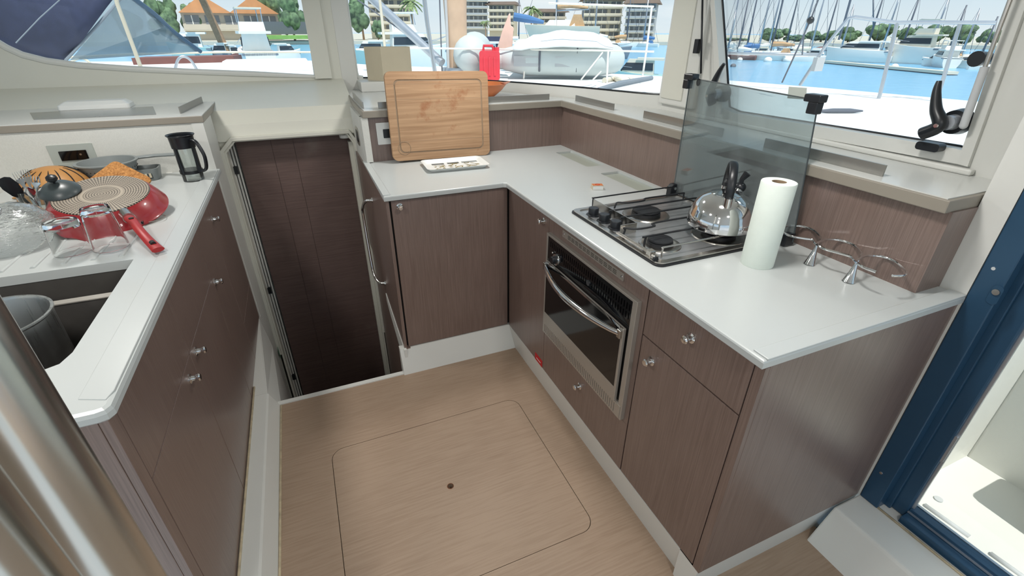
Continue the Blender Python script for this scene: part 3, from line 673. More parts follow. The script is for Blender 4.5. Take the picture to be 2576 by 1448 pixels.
dv_ = MB().box(SX0, SX1, 1.670, 1.696, .70, .862).build('divider', 'sink_steel', si)
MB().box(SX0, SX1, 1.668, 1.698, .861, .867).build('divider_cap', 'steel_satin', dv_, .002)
cl_ = thing('sink_cupboard', 'run of brown wood-veneer cupboards and drawers under the sink worktop', 'cupboard', (-.8, 2.0, -.05))
k = MB(); k.box(-.56, -.516, 1.04, 3.06, -.06, .862); k.build('carcass', 'dark', cl_)
MB().box(-1.405, -.5195, 1.022, 1.04, -.06, .868).build('end_panel', 'veneer', cl_, .0015)
MB().box(-.519, -.500, 1.022, 1.0635, -.06, .868).build('corner_stile', 'veneer', cl_, .0015)
for (y0, y1, z0, z1, nm, kp) in ((1.066, 1.617, .636, .857, 'drawer', None), (1.621, 2.206, .636, .857, 'drawer', None), (1.066, 1.617, -.052, .632, 'door', (1.535, .588)),
                                 (1.621, 2.206, -.052, .632, 'door', (1.685, .598)), (2.210, 2.560, -.052, .857, 'door', (2.255, .597)), (2.564, 3.058, .192, .857, 'door', (2.605, .775)), (2.564, 3.058, -.052, .188, 'panel', None)):
    q = MB().box(-.519, -.500, y0, y1, z0, z1).build(nm, 'veneer', cl_, .0015)
    if kp: knob(q, (-.500, kp[0], kp[1]), (1, 0, 0))
# outlet plate and hinge plate
op = thing('socket_plate', 'grey double socket plate with a black insert on the white wall behind the colander', 'socket', (-1.12, 3.14, .97))
MB().plate(rrect(-1.212, -1.025, .965, 1.083, .003), (), 3.136, 3.143, XZ).build('plate', 'grey_plate', op)
q = MB().plate(rrect(-1.172, -1.058, 1.005, 1.052, .003), (), 3.131, 3.137, XZ).build('insert', 'black_gloss', op)
MB().cyl((-1.085, 3.131, 1.032), (-1.085, 3.129, 1.032), .005, .005, 10).build('indicator', 'steel', q)
hg = thing('hinge_plate', 'small grey metal plate with two screws on the left end wall', 'hinge plate', (-1.405, 3.1, 1.0))
MB().plate(rrect(3.02, 3.11, 1.01, 1.105, .01), (), -1.412, -1.406, YZ).build('plate', 'grey_plate', hg)
for z in (1.03, 1.085): MB().cyl((-1.406, 3.065, z), (-1.404, 3.065, z), .006, .005, 10).build('screw', 'steel', hg)

# stainless compression posts by the camera
pp = MB(); pp.cyl((-.305, .50, -.14), (-.305, .50, CEIL_Z), .0315, n=64); pp.top('support_post', 'steel_post', 'thick brushed stainless support post rising in front of the left worktop end', 'post')
pp = MB(); pp.cyl((-.405, .535, -.14), (-.405, .535, CEIL_Z), .038, n=64); pp.top('support_post', 'steel_post', 'second stainless post, behind and left of the front one at the photo corner', 'post')
# ================================================================== cooker
HZ = CT
hb = thing('gas_hob', 'three-burner stainless gas hob with black pan supports set in the worktop', 'hob', (1.3, 1.42, HZ))
MB().plate(rrect(1.006, 1.598, 1.112, 1.722, .03), (), HZ + .0005, HZ + .006).build('seal', 'black_plastic', hb)
k = MB(); k.plate(rrect(1.012, 1.592, 1.118, 1.716, .028), [rrect(1.036, 1.575, 1.140, 1.696, .02)], HZ + .006, HZ + .013); k.build('rim', 'steel', hb, .002)
k = MB(); k.plate(rrect(1.03, 1.58, 1.135, 1.70, .02), (), HZ + .005, HZ + .0075); k.build('tray', 'steel_hob', hb)
for (x, y, r) in ((1.28, 1.545, .064), (1.130, 1.262, .050), (1.395, 1.245, .066)):
    c = V(x, y, HZ + .0075); M = None
    q = MB().lathe(c, [(r * 1.55, 0), (r * 1.5, .004), (r * 1.2, .006), (r * 1.05, .003), (r * .9, .003)], 32).build('burner', 'steel', hb)
    MB().lathe(c, [(r * .95, .002), (r * .93, .014), (r * .8, .016), (.0, .017)], 28).build('burner_base', 'black_iron', q)
    MB().lathe(c, [(r * .86, .016), (r * .9, .019), (r * .88, .024), (r * .6, .0265), (0, .027)], 28).build('cap', 'black_iron', q)
for y in (1.628, 1.545, 1.462):
    c = V(1.070, y, HZ + .0075); q = MB().lathe(c, [(.031, 0), (.030, .004), (.022, .006), (.022, .030), (.020, .033), (0, .034)], 28).build('control_knob', 'black_plastic', hb)
def rod(pts, r=.0038, mat='black_iron', nm='pan_support'): return MB().tube(catmull(pts, 4), r, 8).build(nm, mat, hb)
zt = HZ + .045
for y, dy, cx in ((1.635, -.022, 1.28), (1.555, 0, 1.28), (1.472, 0, 1.28), (1.372, -.028, 1.13), (1.270, 0, 1.13)):
    P = [(1.105, y, HZ + .012), (1.108, y, zt - .004), (1.125, y, zt)]
    if dy: P = [(1.18 if cx > 1.2 else 1.045, y, HZ + .02), (1.185 if cx > 1.2 else 1.05, y, zt - .008), (cx - .085, y, zt), (cx - .045, y + dy, zt), (cx + .035, y + dy, zt), (cx + .06, y, zt)]
    elif cx < 1.2: P = [(1.065, y, HZ + .012), (1.068, y, zt - .004), (1.085, y, zt)]
    P += [(1.45, y, zt), (1.548, y, zt), (1.556, y, zt - .006), (1.557, y, HZ + .012)]
    rod(P)
rod([(1.060, 1.165, HZ + .01), (1.062, 1.167, zt - .004), (1.08, 1.168, zt), (1.3, 1.168, zt), (1.54, 1.168, zt), (1.555, 1.168, HZ + .012)], .0035, 'steel')
rod([(1.118, 1.712, HZ + .012), (1.118, 1.712, zt + .004), (1.135, 1.713, zt + .006), (1.34, 1.715, zt + .006), (1.535, 1.715, zt + .006), (1.548, 1.715, zt), (1.55, 1.715, HZ + .012)], .0035, 'black_iron', 'guard_rail')
k = MB(); k.box(1.116, 1.119, 1.395, 1.71, HZ + .01, HZ + .048); k.box(1.045, 1.119, 1.393, 1.396, HZ + .01, HZ + .048); k.build('splash_guard', 'steel', hb)
for x in (1.026, 1.034): rod([(x, 1.39, HZ + .022), (x, 1.27, HZ + .022), (x, 1.15, HZ + .022)], .0028, 'steel', 'fiddle_rod')
k = MB(); k.box(1.018, 1.042, 1.175, 1.20, HZ + .010, HZ + .034); k.cyl((1.02, 1.168, HZ + .02), (1.02, 1.148, HZ + .02), .009, n=16); k.build('clamp', 'steel', hb, .003)
k = MB(); k.cyl((1.018, 1.150, HZ + .018), (1.018, 1.142, HZ + .018), .010, n=16); k.build('clamp_screw', 'black_plastic', hb)
k = MB(); k.plate([(1.545, HZ + .006), (1.595, HZ + .006), (1.595, HZ + .05), (1.585, HZ + .062), (1.56, HZ + .062), (1.545, HZ + .05)], (), 1.712, 1.742, XZ); q = k.build('lid_hinge', 'black_plastic', hb, .003)
MB().cyl((1.57, 1.712, HZ + .042), (1.57, 1.709, HZ + .042), .007, n=12).build('pin', 'chrome', q)
k = MB(); k.box(1.545, 1.592, 1.075, 1.10, HZ + .004, HZ + .05); k.build('lid_hinge', 'black_plastic', hb, .003)
# glass lid standing open
XL = 1.578
gc = [atx(1690, 492, XL), atx(1997, 590, XL), atx(2066, 252, XL), atx(1743, 196, XL)]
gc = [V(XL + .006, gc[0].y, .918), V(XL + .006, gc[1].y, .918), V(XL - .012, gc[2].y, gc[2].z), V(XL - .012, gc[3].y, gc[3].z)]
gl = MB().quadbox(*gc, .005).build('glass_lid', 'hob_glass', hb)
ed = MB().tube(gc, .0032, 6, closed=True).build('glass_edge', 'slate', gl)
tl, tr = gc[3], gc[2]
for p, sx in ((tl, 1), (tr, -1)):
    k = MB(); k.box(p.x - .022, p.x + .016, p.y - .035 if sx > 0 else p.y - .02, p.y + .02 if sx > 0 else p.y + .04, p.z - .006, p.z + .018)
    k.box(p.x - .02, p.x + .012, p.y - .008 if sx > 0 else p.y - .015, p.y + .022 if sx > 0 else p.y + .022, p.z - .042, p.z - .004)
    k.build('corner_clip', 'black_plastic', gl, .004)
c = tl + V(-.004, -.055, -.012); M = Vector((-1, 0, 0)).to_track_quat('Z', 'Y').to_matrix()
MB().lathe(c, [(.0145, 0), (.0145, .001), (.0125, .001), (.0125, 0)], 24, M, sx=.8).build('badge', 'black_plastic', gl)

q = MB().quadbox(*[atx(a_, b_, XL - .0125) for a_, b_ in ((1981, 247), (2027, 250), (2030, 221), (1985, 218))], .0012).build('label', 'grey_plate', gl)
# kettle
KC = V(1.395, 1.25, HZ + .050)
kt = thing('kettle', 'polished stainless whistling kettle with a black arched handle on the back burner', 'kettle', KC)
def kz(px, py): d = ray(px, py); t = math.hypot(KC.x, KC.y) / math.hypot(d.x, d.y); return CAM.z + d.z * t
zb = kz(1812, 478)          # crown of the body
H = zb - KC.z; R0 = .122
prof = [(0, 0), (R0 * .97, 0), (R0, .004), (R0 * 1.0, .012), (R0 * .985, .040), (R0 * .965, .045), (R0 * .94, H * .45), (R0 * .84, H * .66), (R0 * .67, H * .83), (R0 * .45, H * .935)]
MB().lathe(KC, prof, 48).build('body', 'chrome', kt)
ld_ = MB().lathe(KC, [(R0 * .46, H * .92), (R0 * .47, H * .945), (R0 * .30, H * .99), (R0 * .12, H * 1.01), (0, H * 1.01)], 40).build('lid', 'chrome', kt)
MB().lathe(KC, [(.010, H * 1.0), (.009, H * 1.0 + .014), (.018, H + .020), (.020, H + .034), (.014, H + .044), (0, H + .046)], 24).build('knob', 'black_plastic', ld_)
fd = Vector((-.66, -.75, 0)).normalized(); zh = kz(1828, 408)
sd = Vector((-fd.y, fd.x, 0))
arch = [KC + fd * .078 + V(0, 0, H * .84), KC + fd * .080 + V(0, 0, H * .80 + .055), KC + fd * .060 + V(0, 0, zh - KC.z - .030), KC + fd * .018 + V(0, 0, zh - KC.z - .002), KC - fd * .030 + V(0, 0, zh - KC.z - .008), KC - fd * .070 + V(0, 0, zh - KC.z - .050), KC - fd * .088 + V(0, 0, H * .84 + .02)]
A = catmull(arch, 8); rs = []
for i, p in enumerate(A):
    t = (A[min(i + 1, len(A) - 1)] - A[max(i - 1, 0)]).normalized(); nn = t.cross(sd).normalized()
    rs.append([p + sd * (.0145 * math.cos(a)) + nn * (.0065 * math.sin(a)) for a in [2 * math.pi * j / 14 for j in range(14)]])
MB().rings(rs).build('handle', 'black_plastic', kt)
for sg in (1, -1):
    b0 = KC + fd * (.080 if sg > 0 else -.088) + V(0, 0, H * .72); MB().cyl(b0, b0 + V(0, 0, .034), .016, .015, 20).build('handle_socket', 'chrome', kt)
sd = -sd; sp_ = KC - fd * .080 + sd * -.035 + V(0, 0, H * .62)
q = MB().cyl(sp_, sp_ + (-fd * .5 + sd * -.4 + V(0, 0, .9)).normalized() * .045, .022, .017, 20).build('spout', 'chrome', kt)
e_ = sp_ + (-fd * .5 + sd * -.4 + V(0, 0, .9)).normalized() * .05
k = MB(); k.ball(e_, .022, sc=(1, 1, .9)); k.tube([e_, e_ + V(0, 0, .03), e_ - fd * .0 + V(.01, -.01, .055)], [.009, .009, .014], 10); k.build('whistle', 'black_plastic', q)

# paper towel
PR = V(1.345, 1.015, CT)
pr = thing('paper_towel_roll', 'upright roll of white paper towel standing on the worktop beside the hob', 'paper towel', PR)
k = MB(); HR = .285; k.lathe(PR, [(.022, .0), (.0515, 0), (.0525, .003), (.0525, HR - .003), (.051, HR), (.0225, HR), (.022, HR), (.022, 0)], 44, cap=False)
k.rings([[PR + V(.0525 * math.cos(a), .0525 * math.sin(a), z) for z in (0.002, HR * .5, HR - .001)] for a in (-.9, -.7, -.55)] + [[PR + V(.058 * math.cos(-.42), .058 * math.sin(-.42), z) for z in (0.006, HR * .5, HR - .006)]], closed_ring=False, cap=False)
k.build('sheets', 'paper', pr)
k = MB(); k.lathe(PR, [(.0225, .001), (.0225, HR - .001), (.0205, HR - .001), (.0205, .001), (.0225, .001)], 30, cap=False); k.build('core', 'card', pr)

# ring cup holder
ZC = .974
ch = thing('cup_holder', 'stainless wavy cup holder of open rings on two tapered feet', 'cup holder', (1.507, .87, CT))
def c3(pts): return catmull([atz(a, b, ZC) for a, b in pts], 6)
MB().tube(c3([(1962, 577), (1985, 592), (2020, 599), (2045, 603), (2052, 612), (2075, 626), (2110, 636), (2140, 645), (2150, 655), (2170, 671), (2204, 684)]), .0042, 10).build('ring_rail', 'chrome', ch)
MB().tube(c3([(1957, 576), (1975, 569), (2005, 567), (2040, 575), (2062, 592), (2064, 606), (2050, 612)]), .004, 10).build('ring', 'chrome', ch)
MB().tube(c3([(2064, 606), (2080, 602), (2110, 603), (2145, 614), (2166, 634), (2164, 649), (2150, 655)]), .004, 10).build('ring', 'chrome', ch)
MB().tube(c3([(2164, 649), (2180, 643), (2215, 644), (2250, 656), (2279, 681), (2272, 692), (2245, 693)]), .004, 10).build('ring', 'chrome', ch)
for px, py in ((2036, 664), (2134, 708)):
    b = atz(px, py, CT); t = atz(px + 11, py - 62, ZC); t = V(b.x + .012, b.y + .003, ZC)
    q = MB(); q.tube([b, b.lerp(t, .25), b.lerp(t, .55), b.lerp(t, .8), t], [.019, .0135, .0085, .005, .004], 20); q.build('foot', 'chrome', ch)

# matchbox
mbx = thing('matchbox', 'small matchbox with an orange and red printed top, left of the hob', 'matchbox', (1.30, 1.975, CT))
Mz = Matrix.Translation((1.302, 1.968, CT)) @ Matrix.Rotation(math.radians(-18), 4, 'Z')
MB().box(-.026, .026, -.019, .019, .0005, .019).xf(Mz).build('tray', 'white_plastic', mbx, .001)
q = MB().plate([(-.0275, 0), (.0275, 0), (.0275, .0215), (-.0275, .0215)], [[(-.0262, .0012), (.0262, .0012), (.0262, .0203), (-.0262, .0203)]], -.0185, .019, XZ).xf(Mz).build('sleeve', 'cream_paper', mbx)
MB().box(-.026, .026, -.017, .018, .0215, .0219).xf(Mz).build('print', 'orange_copper', q)
MB().tube([Mz @ V(.011 * math.cos(a), .010 * math.sin(a), .0222) for a in [i * .52 for i in range(12)]], .0012, 6, closed=True).build('print_ring', 'sticker_red', q)

# cutting board with its groove, leaning on the ledge
bd = thing('cutting_board', 'large worn wooden cutting board with a juice groove, leaning against the ledge', 'cutting board', (.755, 2.86, CT))
BW, BH, BT = .610, .492, .032
Mb = Matrix.Translation((.757, 2.858, CT + .002)) @ Matrix.Rotation(math.radians(1.2), 4, 'Y') @ Matrix.Rotation(math.radians(-5.2), 4, 'X')
def rr2(x0, x1, z0, z1, r): return rrect(x0, x1, z0, z1, r, 8)
k = MB(); outer = rr2(-BW / 2, BW / 2, .006, BH, .034); g1 = rr2(-BW / 2 + .044, BW / 2 - .040, .048, BH - .042, .03); g2 = rr2(-BW / 2 + .053, BW / 2 - .049, .057, BH - .051, .025)
cc_ = (-BW / 2 + .072, .078)
k.plate(outer, (), .006, BT, XZ)
k.plate(outer, [g1], 0, .0062, XZ); k.plate(g2, [[(cc_[0] + .040 * math.cos(a * .2618), cc_[1] + .040 * math.sin(a * .2618)) for a in range(24)]] if False else (), 0, .0062, XZ)
k.xf(Mb); k.build('board', 'beech', bd, .0015)
k = MB(); k.plate(g1, [g2], .0025, .006, XZ).xf(Mb).build('juice_groove', 'card', bd)
k = MB(); k.tube([(cc_[0] + .037 * math.cos(a * .2618), -.0004, cc_[1] + .037 * math.sin(a * .2618)) for a in range(24)], .0016, 6, closed=True).xf(Mb).build('juice_well', 'card', bd)
for z in (.115, .345, .425):
    MB().box(-BW / 2 + .001, BW / 2 - .001, -.0003, .0004, z, z + .0012).xf(Mb).build('glue_seam', 'card', bd)
# patterned tray
tx0, tx1, ty0, ty1 = .592, .955, 2.556, 2.80
tr_ = thing('serving_tray', 'small rectangular white tray with printed olive pictures, in front of the cutting board', 'tray', (.77, 2.68, CT))
Mt = Matrix.Translation((.772, 2.672, CT)) @ Matrix.Rotation(math.radians(-2.5), 4, 'Z')
o1 = rrect(-.160, .160, -.095, .095, .02); o2 = rrect(-.182, .182, -.118, .118, .028)
k = MB(); k.rings([[V(x, y, .001) for x, y in o1], [V(x, y, .022) for x, y in o2], [V(x * .985, y * .98, .022) for x, y in o2], [V(x, y, .005) for x, y in o1]], cap=True); k.xf(Mt); k.build('tray', 'white_plastic', tr_)
for x0, x1, mt in ((-.125, -.052, 'slate'), (-.032, .038, 'slate'), (.055, .150, 'grey_plastic')):
    q = MB().box(x0, x1, .045, .072, .0053, .0058).xf(Mt).build('print_block', mt, tr_)
random.seed(4)
for cx in (-.095, .0, .10):
    q = MB()
    for j in range(16):
        x = cx + random.uniform(-.035, .035); y = random.uniform(-.06, .045); a = random.uniform(0, 3.14)
        q.add([(x + .016 * math.cos(a), y + .016 * math.sin(a), .0056), (x - .005 * math.sin(a), y + .005 * math.cos(a), .0057), (x - .016 * math.cos(a), y - .016 * math.sin(a), .0056), (x + .005 * math.sin(a), y - .005 * math.cos(a), .0057)], [(0, 1, 2, 3)])
    q.xf(Mt); q.build('olive_print', 'olive', tr_)

# things on the ledge and sill
MB().box(.44, .95, 3.86, 4.08, 1.195, 1.262).struct('trim_14', 'gelcoat', .005)
q = aty(917, 118, 3.95); z0 = 1.263; zt_ = q.z
bx = MB(); a = aty(917, 118, 3.97); b = aty(955, 120, 3.92); c = aty(1029, 118, 3.95)
o = [(a.x, 4.02), (b.x, 3.90), (c.x, 3.925), (c.x - .01, 4.03)]
bx.plate(o, [[(a.x + .004, 4.017), (b.x + .002, 3.904), (c.x - .004, 3.928), (c.x - .014, 4.026)]], z0, zt_); bx.top('paper_sleeve', 'cream_paper', 'tall plain cream card sleeve standing on the windscreen sill behind the cutting board', 'card sleeve')
cbw = thing('bowl', 'wide copper-orange bowl with a spout-like lip on the ledge behind the board', 'bowl', (1.165, 3.26, 1.195))
prof = [(0, .004), (.070, .002), (.075, .0), (.088, .012), (.135, .050), (.163, .088), (.168, .088), (.158, .078), (.130, .046), (.080, .012), (0, .010)]
MB().lathe((1.165, 3.26, 1.196), prof, 44).build('body', 'orange_copper', cbw)
k = MB(); k.add([(1.165 + .150, 3.21, 1.279), (1.165 + .150, 3.31, 1.279), (1.165 + .205, 3.27, 1.290), (1.165 + .205, 3.25, 1.290), (1.165 + .150, 3.25, 1.262)], [(0, 1, 2, 3), (0, 4, 3), (1, 4, 2), (2, 3, 4)]); k.build('lip', 'orange_copper', cbw)
# left ledge
lt = thing('storage_tray', 'shallow white plastic tray lying upside down on the left ledge', 'tray', (-1.05, 3.66, 1.19))
a = atz(188, 263, 1.191); b = atz(352, 258, 1.191)
o1 = rrect(a.x, b.x, 3.60, 3.725, .02); o2 = rrect(a.x + .03, b.x - .03, 3.63, 3.715, .02)
MB().rings([[V(x, y, 1.1905) for x, y in o1], [V(x, y, 1.213) for x, y in o1], [V(x, y, 1.232) for x, y in o2]]).build('tray', 'white_plastic', lt, .003)
sp2 = thing('metal_plate', 'long polished steel strip plate lying flat on the left ledge', 'metal plate', (-1.05, 3.4, 1.19))
MB().plate([(atz(p, q, 1.191).x, atz(p, q, 1.191).y) for p, q in ((85, 301), (393, 288), (385, 268), (75, 284))], (), 1.1903, 1.1925).build('plate', 'steel', sp2)

# window fittings on the opening side window
def latch(px, py, tipx, tipy, toex, toey, lbl):
    p = atx(px, py, 1.90); t = atx(tipx, tipy, 1.875); e_ = atx(toex, toey, 1.875)
    th = thing('window_latch', lbl, 'window latch', p)
    MB().cyl(V(1.955, p.y, p.z), V(1.915, p.y, p.z), .040, .036, 28).build('base_disc', 'black_plastic', th)
    MB().cyl(V(1.915, p.y, p.z), V(1.880, p.y, p.z), .024, .022, 24).build('hub', 'alu', th)
    c = V(1.870, p.y + .01, p.z - .008); d = (t - c)
    pts = catmull([e_, c, c + d * .35 + V(0, .010, 0), c + d * .75 + V(0, .008, 0), t], 6); n = len(pts)
    MB().tube(pts, [.020 + (.0) if i < 8 else .020 - .013 * (i - 8) / (n - 9) for i in range(n)], 14).build('lever', 'black_plastic', th)
    MB().cyl(c + V(-.019, 0, 0), c + V(-.0225, 0, 0), .007, .006, 12).build('screw', 'chrome', th)
latch(2390, 308, 2363, 203, 2320, 336, 'large black window latch with upright lever at the right of the side window')
latch(1802, 236, 1822, 160, 1792, 262, 'black window latch behind the raised glass lid, at the left of the side window')
p = atx(2345, 368, 1.925); k = MB(); k.plate(rrect(p.y - .035, p.y + .035, p.z - .012, p.z + .014, .010), (), 1.895, 1.935, YZ); k.top('latch_catch', 'black_plastic', 'small black catch block on the side window sill below the right latch', 'latch catch', bevel=.004)
a = atx(2424, 315, 1.90); b = atx(2478, 168, 1.90); c = atx(2556, -40, 1.90)
gs = thing('gas_strut', 'pale grey gas strut at the right edge of the opening side window', 'gas strut', a)
MB().cyl(a, b, .011, .011, 18).build('cylinder', 'pale_grey', gs); MB().cyl(b, c, .006, .006, 12).build('piston_rod', 'steel', gs)
MB().ball(a, .0112, sc=(1, 1, 1)).build('end_cap', 'pale_grey', gs)
p = atx(2462, 148, 1.93); q = MB().cyl(V(1.975, p.y, p.z), V(1.915, p.y, p.z), .018, .022, 20).build('mounting_boss', 'black_plastic', gs)
a = atx(1763, 185, 1.905); b = atx(1768, -30, 1.905); bt = thing('blind_track', 'thin black vertical guide rod on the left side of the opening side window', 'guide rod', a)
MB().cyl(a, b, .005, .005, 10).build('rod', 'black_plastic', bt); p = atx(1757, 115, 1.905)
MB().box(p.x - .012, p.x + .012, p.y - .006, p.y + .022, p.z - .035, p.z + .03).build('bracket', 'black_plastic', bt, .003)

# ================================================================== washing-up by the sink
def upaxis(toward=0.0, side=0.0):
    """z axis tipped toward the viewer by `toward` degrees and sideways by `side`"""
    return toward, side
def tip(c, toward, side=0.0):
    c = V(c); d = Vector((-c.x, -c.y, 0)).normalized(); s = Vector((-d.y, d.x, 0))
    M = Matrix.Rotation(math.radians(toward), 3, Vector((0, 0, 1)).cross(d)) @ Matrix.Rotation(math.radians(side), 3, d)
    return M
# frying pan upside down
PC = atz(256, 487, 1.012); Mp = tip(PC, 12.5, 2)
pn = thing('frying_pan', 'red frying pan lying upside down with its ring-patterned base up', 'frying pan', PC)
prof = [(0, -.004), (.163, -.004), (.166, -.007), (.176, -.018), (.196, -.047), (.204, -.064), (.209, -.069), (.208, -.073), (.200, -.068), (.190, -.050), (.168, -.018), (.158, -.010), (0, -.010)]
MB().lathe(PC, prof, 64, Mp).build('body', 'red_enamel', pn)
me_ = MB().lathe(V(0, 0, 0), [(0, 0), (.158, 0), (.162, -.003), (0, -.0035)], 64)
bo = me_.build('patterned_base', 'pan_base', None, origin=(0, 0, 0)); bo.parent = pn; bo.rotation_euler = Mp.to_euler(); bo.location = (0, 0, 0)
ha = atz(322, 545, .955); hbp = atz(352, 580, .945); hc = atz(398, 628, .918); hh = [ha, ha.lerp(hbp, .5) + V(0, 0, .004), hbp, hbp.lerp(hc, .5) - V(0, 0, .004), hc]
A = catmull(hh, 6); rs = []
for i, p in enumerate(A):
    t = (A[min(i + 1, len(A) - 1)] - A[max(i - 1, 0)]).normalized(); s_ = t.cross(Vector((0, 0, 1))).normalized(); u_ = s_.cross(t)
    w = .020 - .004 * math.sin(math.pi * i / (len(A) - 1)); hgt = .013 - .004 * i / (len(A) - 1)
    rs.append([p + s_ * (w * math.cos(a)) + u_ * (hgt * math.sin(a)) for a in [2 * math.pi * j / 16 for j in range(16)]])
q = MB().rings(rs).build('handle', 'red_handle', pn)
sc0 = PC + Mp @ ((Mp.inverted() @ (ha - PC)).normalized() * .180 + V(0, 0, -.035)) if False else ha.lerp(PC, .16)
MB().tube([ha.lerp(hbp, -.45), ha.lerp(hbp, .12)], [.024, .021], 18).build('handle_collar', 'steel', pn)
n1 = A[5]; MB().cyl(n1 + V(0, 0, .011), n1 + V(0, 0, .0145), .0085, .0085, 14).build('screw_hole', 'dark', q)
n2 = A[-5]; dv = (A[-1] - A[-5]).normalized(); k = MB().tube([n2 + V(0, 0, .008), n2 + dv * .02 + V(0, 0, .0082)], [.009, .009], 12); k.build('hanging_hole', 'dark', q)
# black lid with a knob on the pan edge
LC = atz(151, 482, 1.028); Ml = tip(LC, 16, 6)
ld2 = thing('pot_lid', 'small dark grey domed lid with a black ball knob resting on the pan edge', 'lid', LC)
MB().lathe(LC, [(0, .040), (.018, .038), (.045, .028), (.066, .010), (.069, .002), (.066, 0), (.0, .002)], 44, Ml).build('dome', 'slate', ld2)
MB().lathe(LC, [(.004, .038), (.004, .046), (.013, .050), (.019, .058), (.017, .068), (.009, .074), (0, .075)], 24, Ml).build('knob', 'black_plastic', ld2)
# slotted tan colander, upside down
OC = atz(152, 470, .93); OC = V(-1.135, 2.86, .902); r_ = .150
oc = thing('slotted_colander', 'tan plastic colander with long slots, upside down behind the small lid', 'colander', OC)
prof = [(r_ * math.cos(a), .135 * math.sin(a)) for a in [i * math.pi / 2 / 10 for i in range(10)]] + [(.012, .135)]
k = MB().lathe(OC, prof + [(0, .135)], 48); k.build('bowl', 'tan_plastic', oc)
for j in range(16):
    a = j * math.tau / 16 + .1; pts = []
    for t in range(9):
        e2 = math.radians(18 + t * 6.2); pts.append(OC + V((r_ + .0008) * math.cos(e2) * math.cos(a + t * .03), (r_ + .0008) * math.cos(e2) * math.sin(a + t * .03), (.1358) * math.sin(e2)))
    MB().tube(pts, [.0008, .0022, .0028, .0028, .0028, .0028, .0028, .0022, .0008], 6).build('slot', 'dark', oc)
for s_ in (1, -1): MB().plate(rrect(-.022, .022, -.012, .012, .008), (), 0, .004).xf(Matrix.Translation(OC + V(.152 * s_, 0, .004))).build('side_handle', 'tan_plastic', oc)
# grey colander with a long handle
GC = V(-.945, 2.985, .902); gcx = thing('strainer', 'grey plastic colander with small holes and a long flat handle', 'colander', GC)
MB().lathe(GC, [(0, .004), (.085, .004), (.088, 0), (.098, .012), (.122, .105), (.132, .110), (.132, .116), (.118, .116), (.094, .014), (0, .010)], 48).build('bowl', 'grey_plastic', gcx)
hp_ = [GC + V(.115, .045, .112), GC + V(.19, .065, .112), atz(440, 388, 1.03)]
A = catmull(hp_, 5); rs = [[p + V(0, .021 * math.cos(a), .008 * math.sin(a)) for a in [2 * math.pi * j / 12 for j in range(12)]] for p in A]
MB().rings(rs).build('handle', 'grey_plastic', gcx)
k = MB()
for rr in range(4):
    for j in range(40):
        a = j * math.tau / 40 + rr * .08; r0 = .1035 + rr * .0052; z = .030 + rr * .018
        k.ball(GC + V((r0 + .0002) * math.cos(a), (r0 + .0002) * math.sin(a), z), .0021, 6, 4)
hk = k.build('drain_holes', 'dark', gcx); hk['kind'] = 'stuff'
# cork trivet leaning between pan and colander
ct = aty(288, 402, 2.835); cl2 = aty(208, 462, 2.735); cr2 = aty(385, 450, 2.72); cbm = cl2 + cr2 - ct
nrm = (cl2 - ct).cross(cr2 - ct).normalized(); nrm = nrm if nrm.y < 0 else -nrm
k = MB(); cor = []
def corner(p, a, b, r=.025):
    u = (a - p).normalized() * r; v = (b - p).normalized() * r
    return [p + u + v + (-u) * math.sin(t) * 1.0 + (-v) * (1 - 0) * math.cos(t) for t in (0.0,)]
pts4 = [ct, cr2, cbm, cl2]; loop = []
for i, p in enumerate(pts4):
    a = pts4[i - 1]; b = pts4[(i + 1) % 4]; u = (a - p).normalized() * .028; v = (b - p).normalized() * .028
    for t in range(6):
        s2 = t / 5; loop.append((p + u) * (1 - s2) ** 2 + p * 2 * s2 * (1 - s2) + (p + v) * s2 ** 2)
k.rings([loop, [p - nrm * .009 for p in loop]], smooth=False)
k.top('cork_trivet', 'cork', 'square cork trivet with rounded corners leaning corner-up behind the frying pan', 'trivet')
# small tin
tn = thing('baking_tin', 'small grey metal tin with a printed label behind the frying pan', 'tin', (-.815, 3.05, .90))
o1 = rrect(-.905, -.757, 2.985, 3.085, .025); o2 = rrect(-.915, -.747, 2.975, 3.095, .03)
MB().rings([[V(x, y, .901) for x, y in o1], [V(x, y, .958) for x, y in o2], [V(x, y, .961) for x, y in o2], [V(-.831 + (x + .831) * .94, 3.035 + (y - 3.035) * .92, .961) for x, y in o2], [V(-.831 + (x + .831) * .92, 3.035 + (y - 3.035) * .9, .905) for x, y in o1]]).build('tin', 'grey_plastic', tn)
q = MB().box(-.835, -.775, 2.9785, 2.981, .912, .945).build('label', 'slate', tn)
for i in range(3): MB().box(-.825 + i * .018, -.815 + i * .018, 2.9775, 2.9788, .918, .940).build('emblem', 'cream_paper', q)
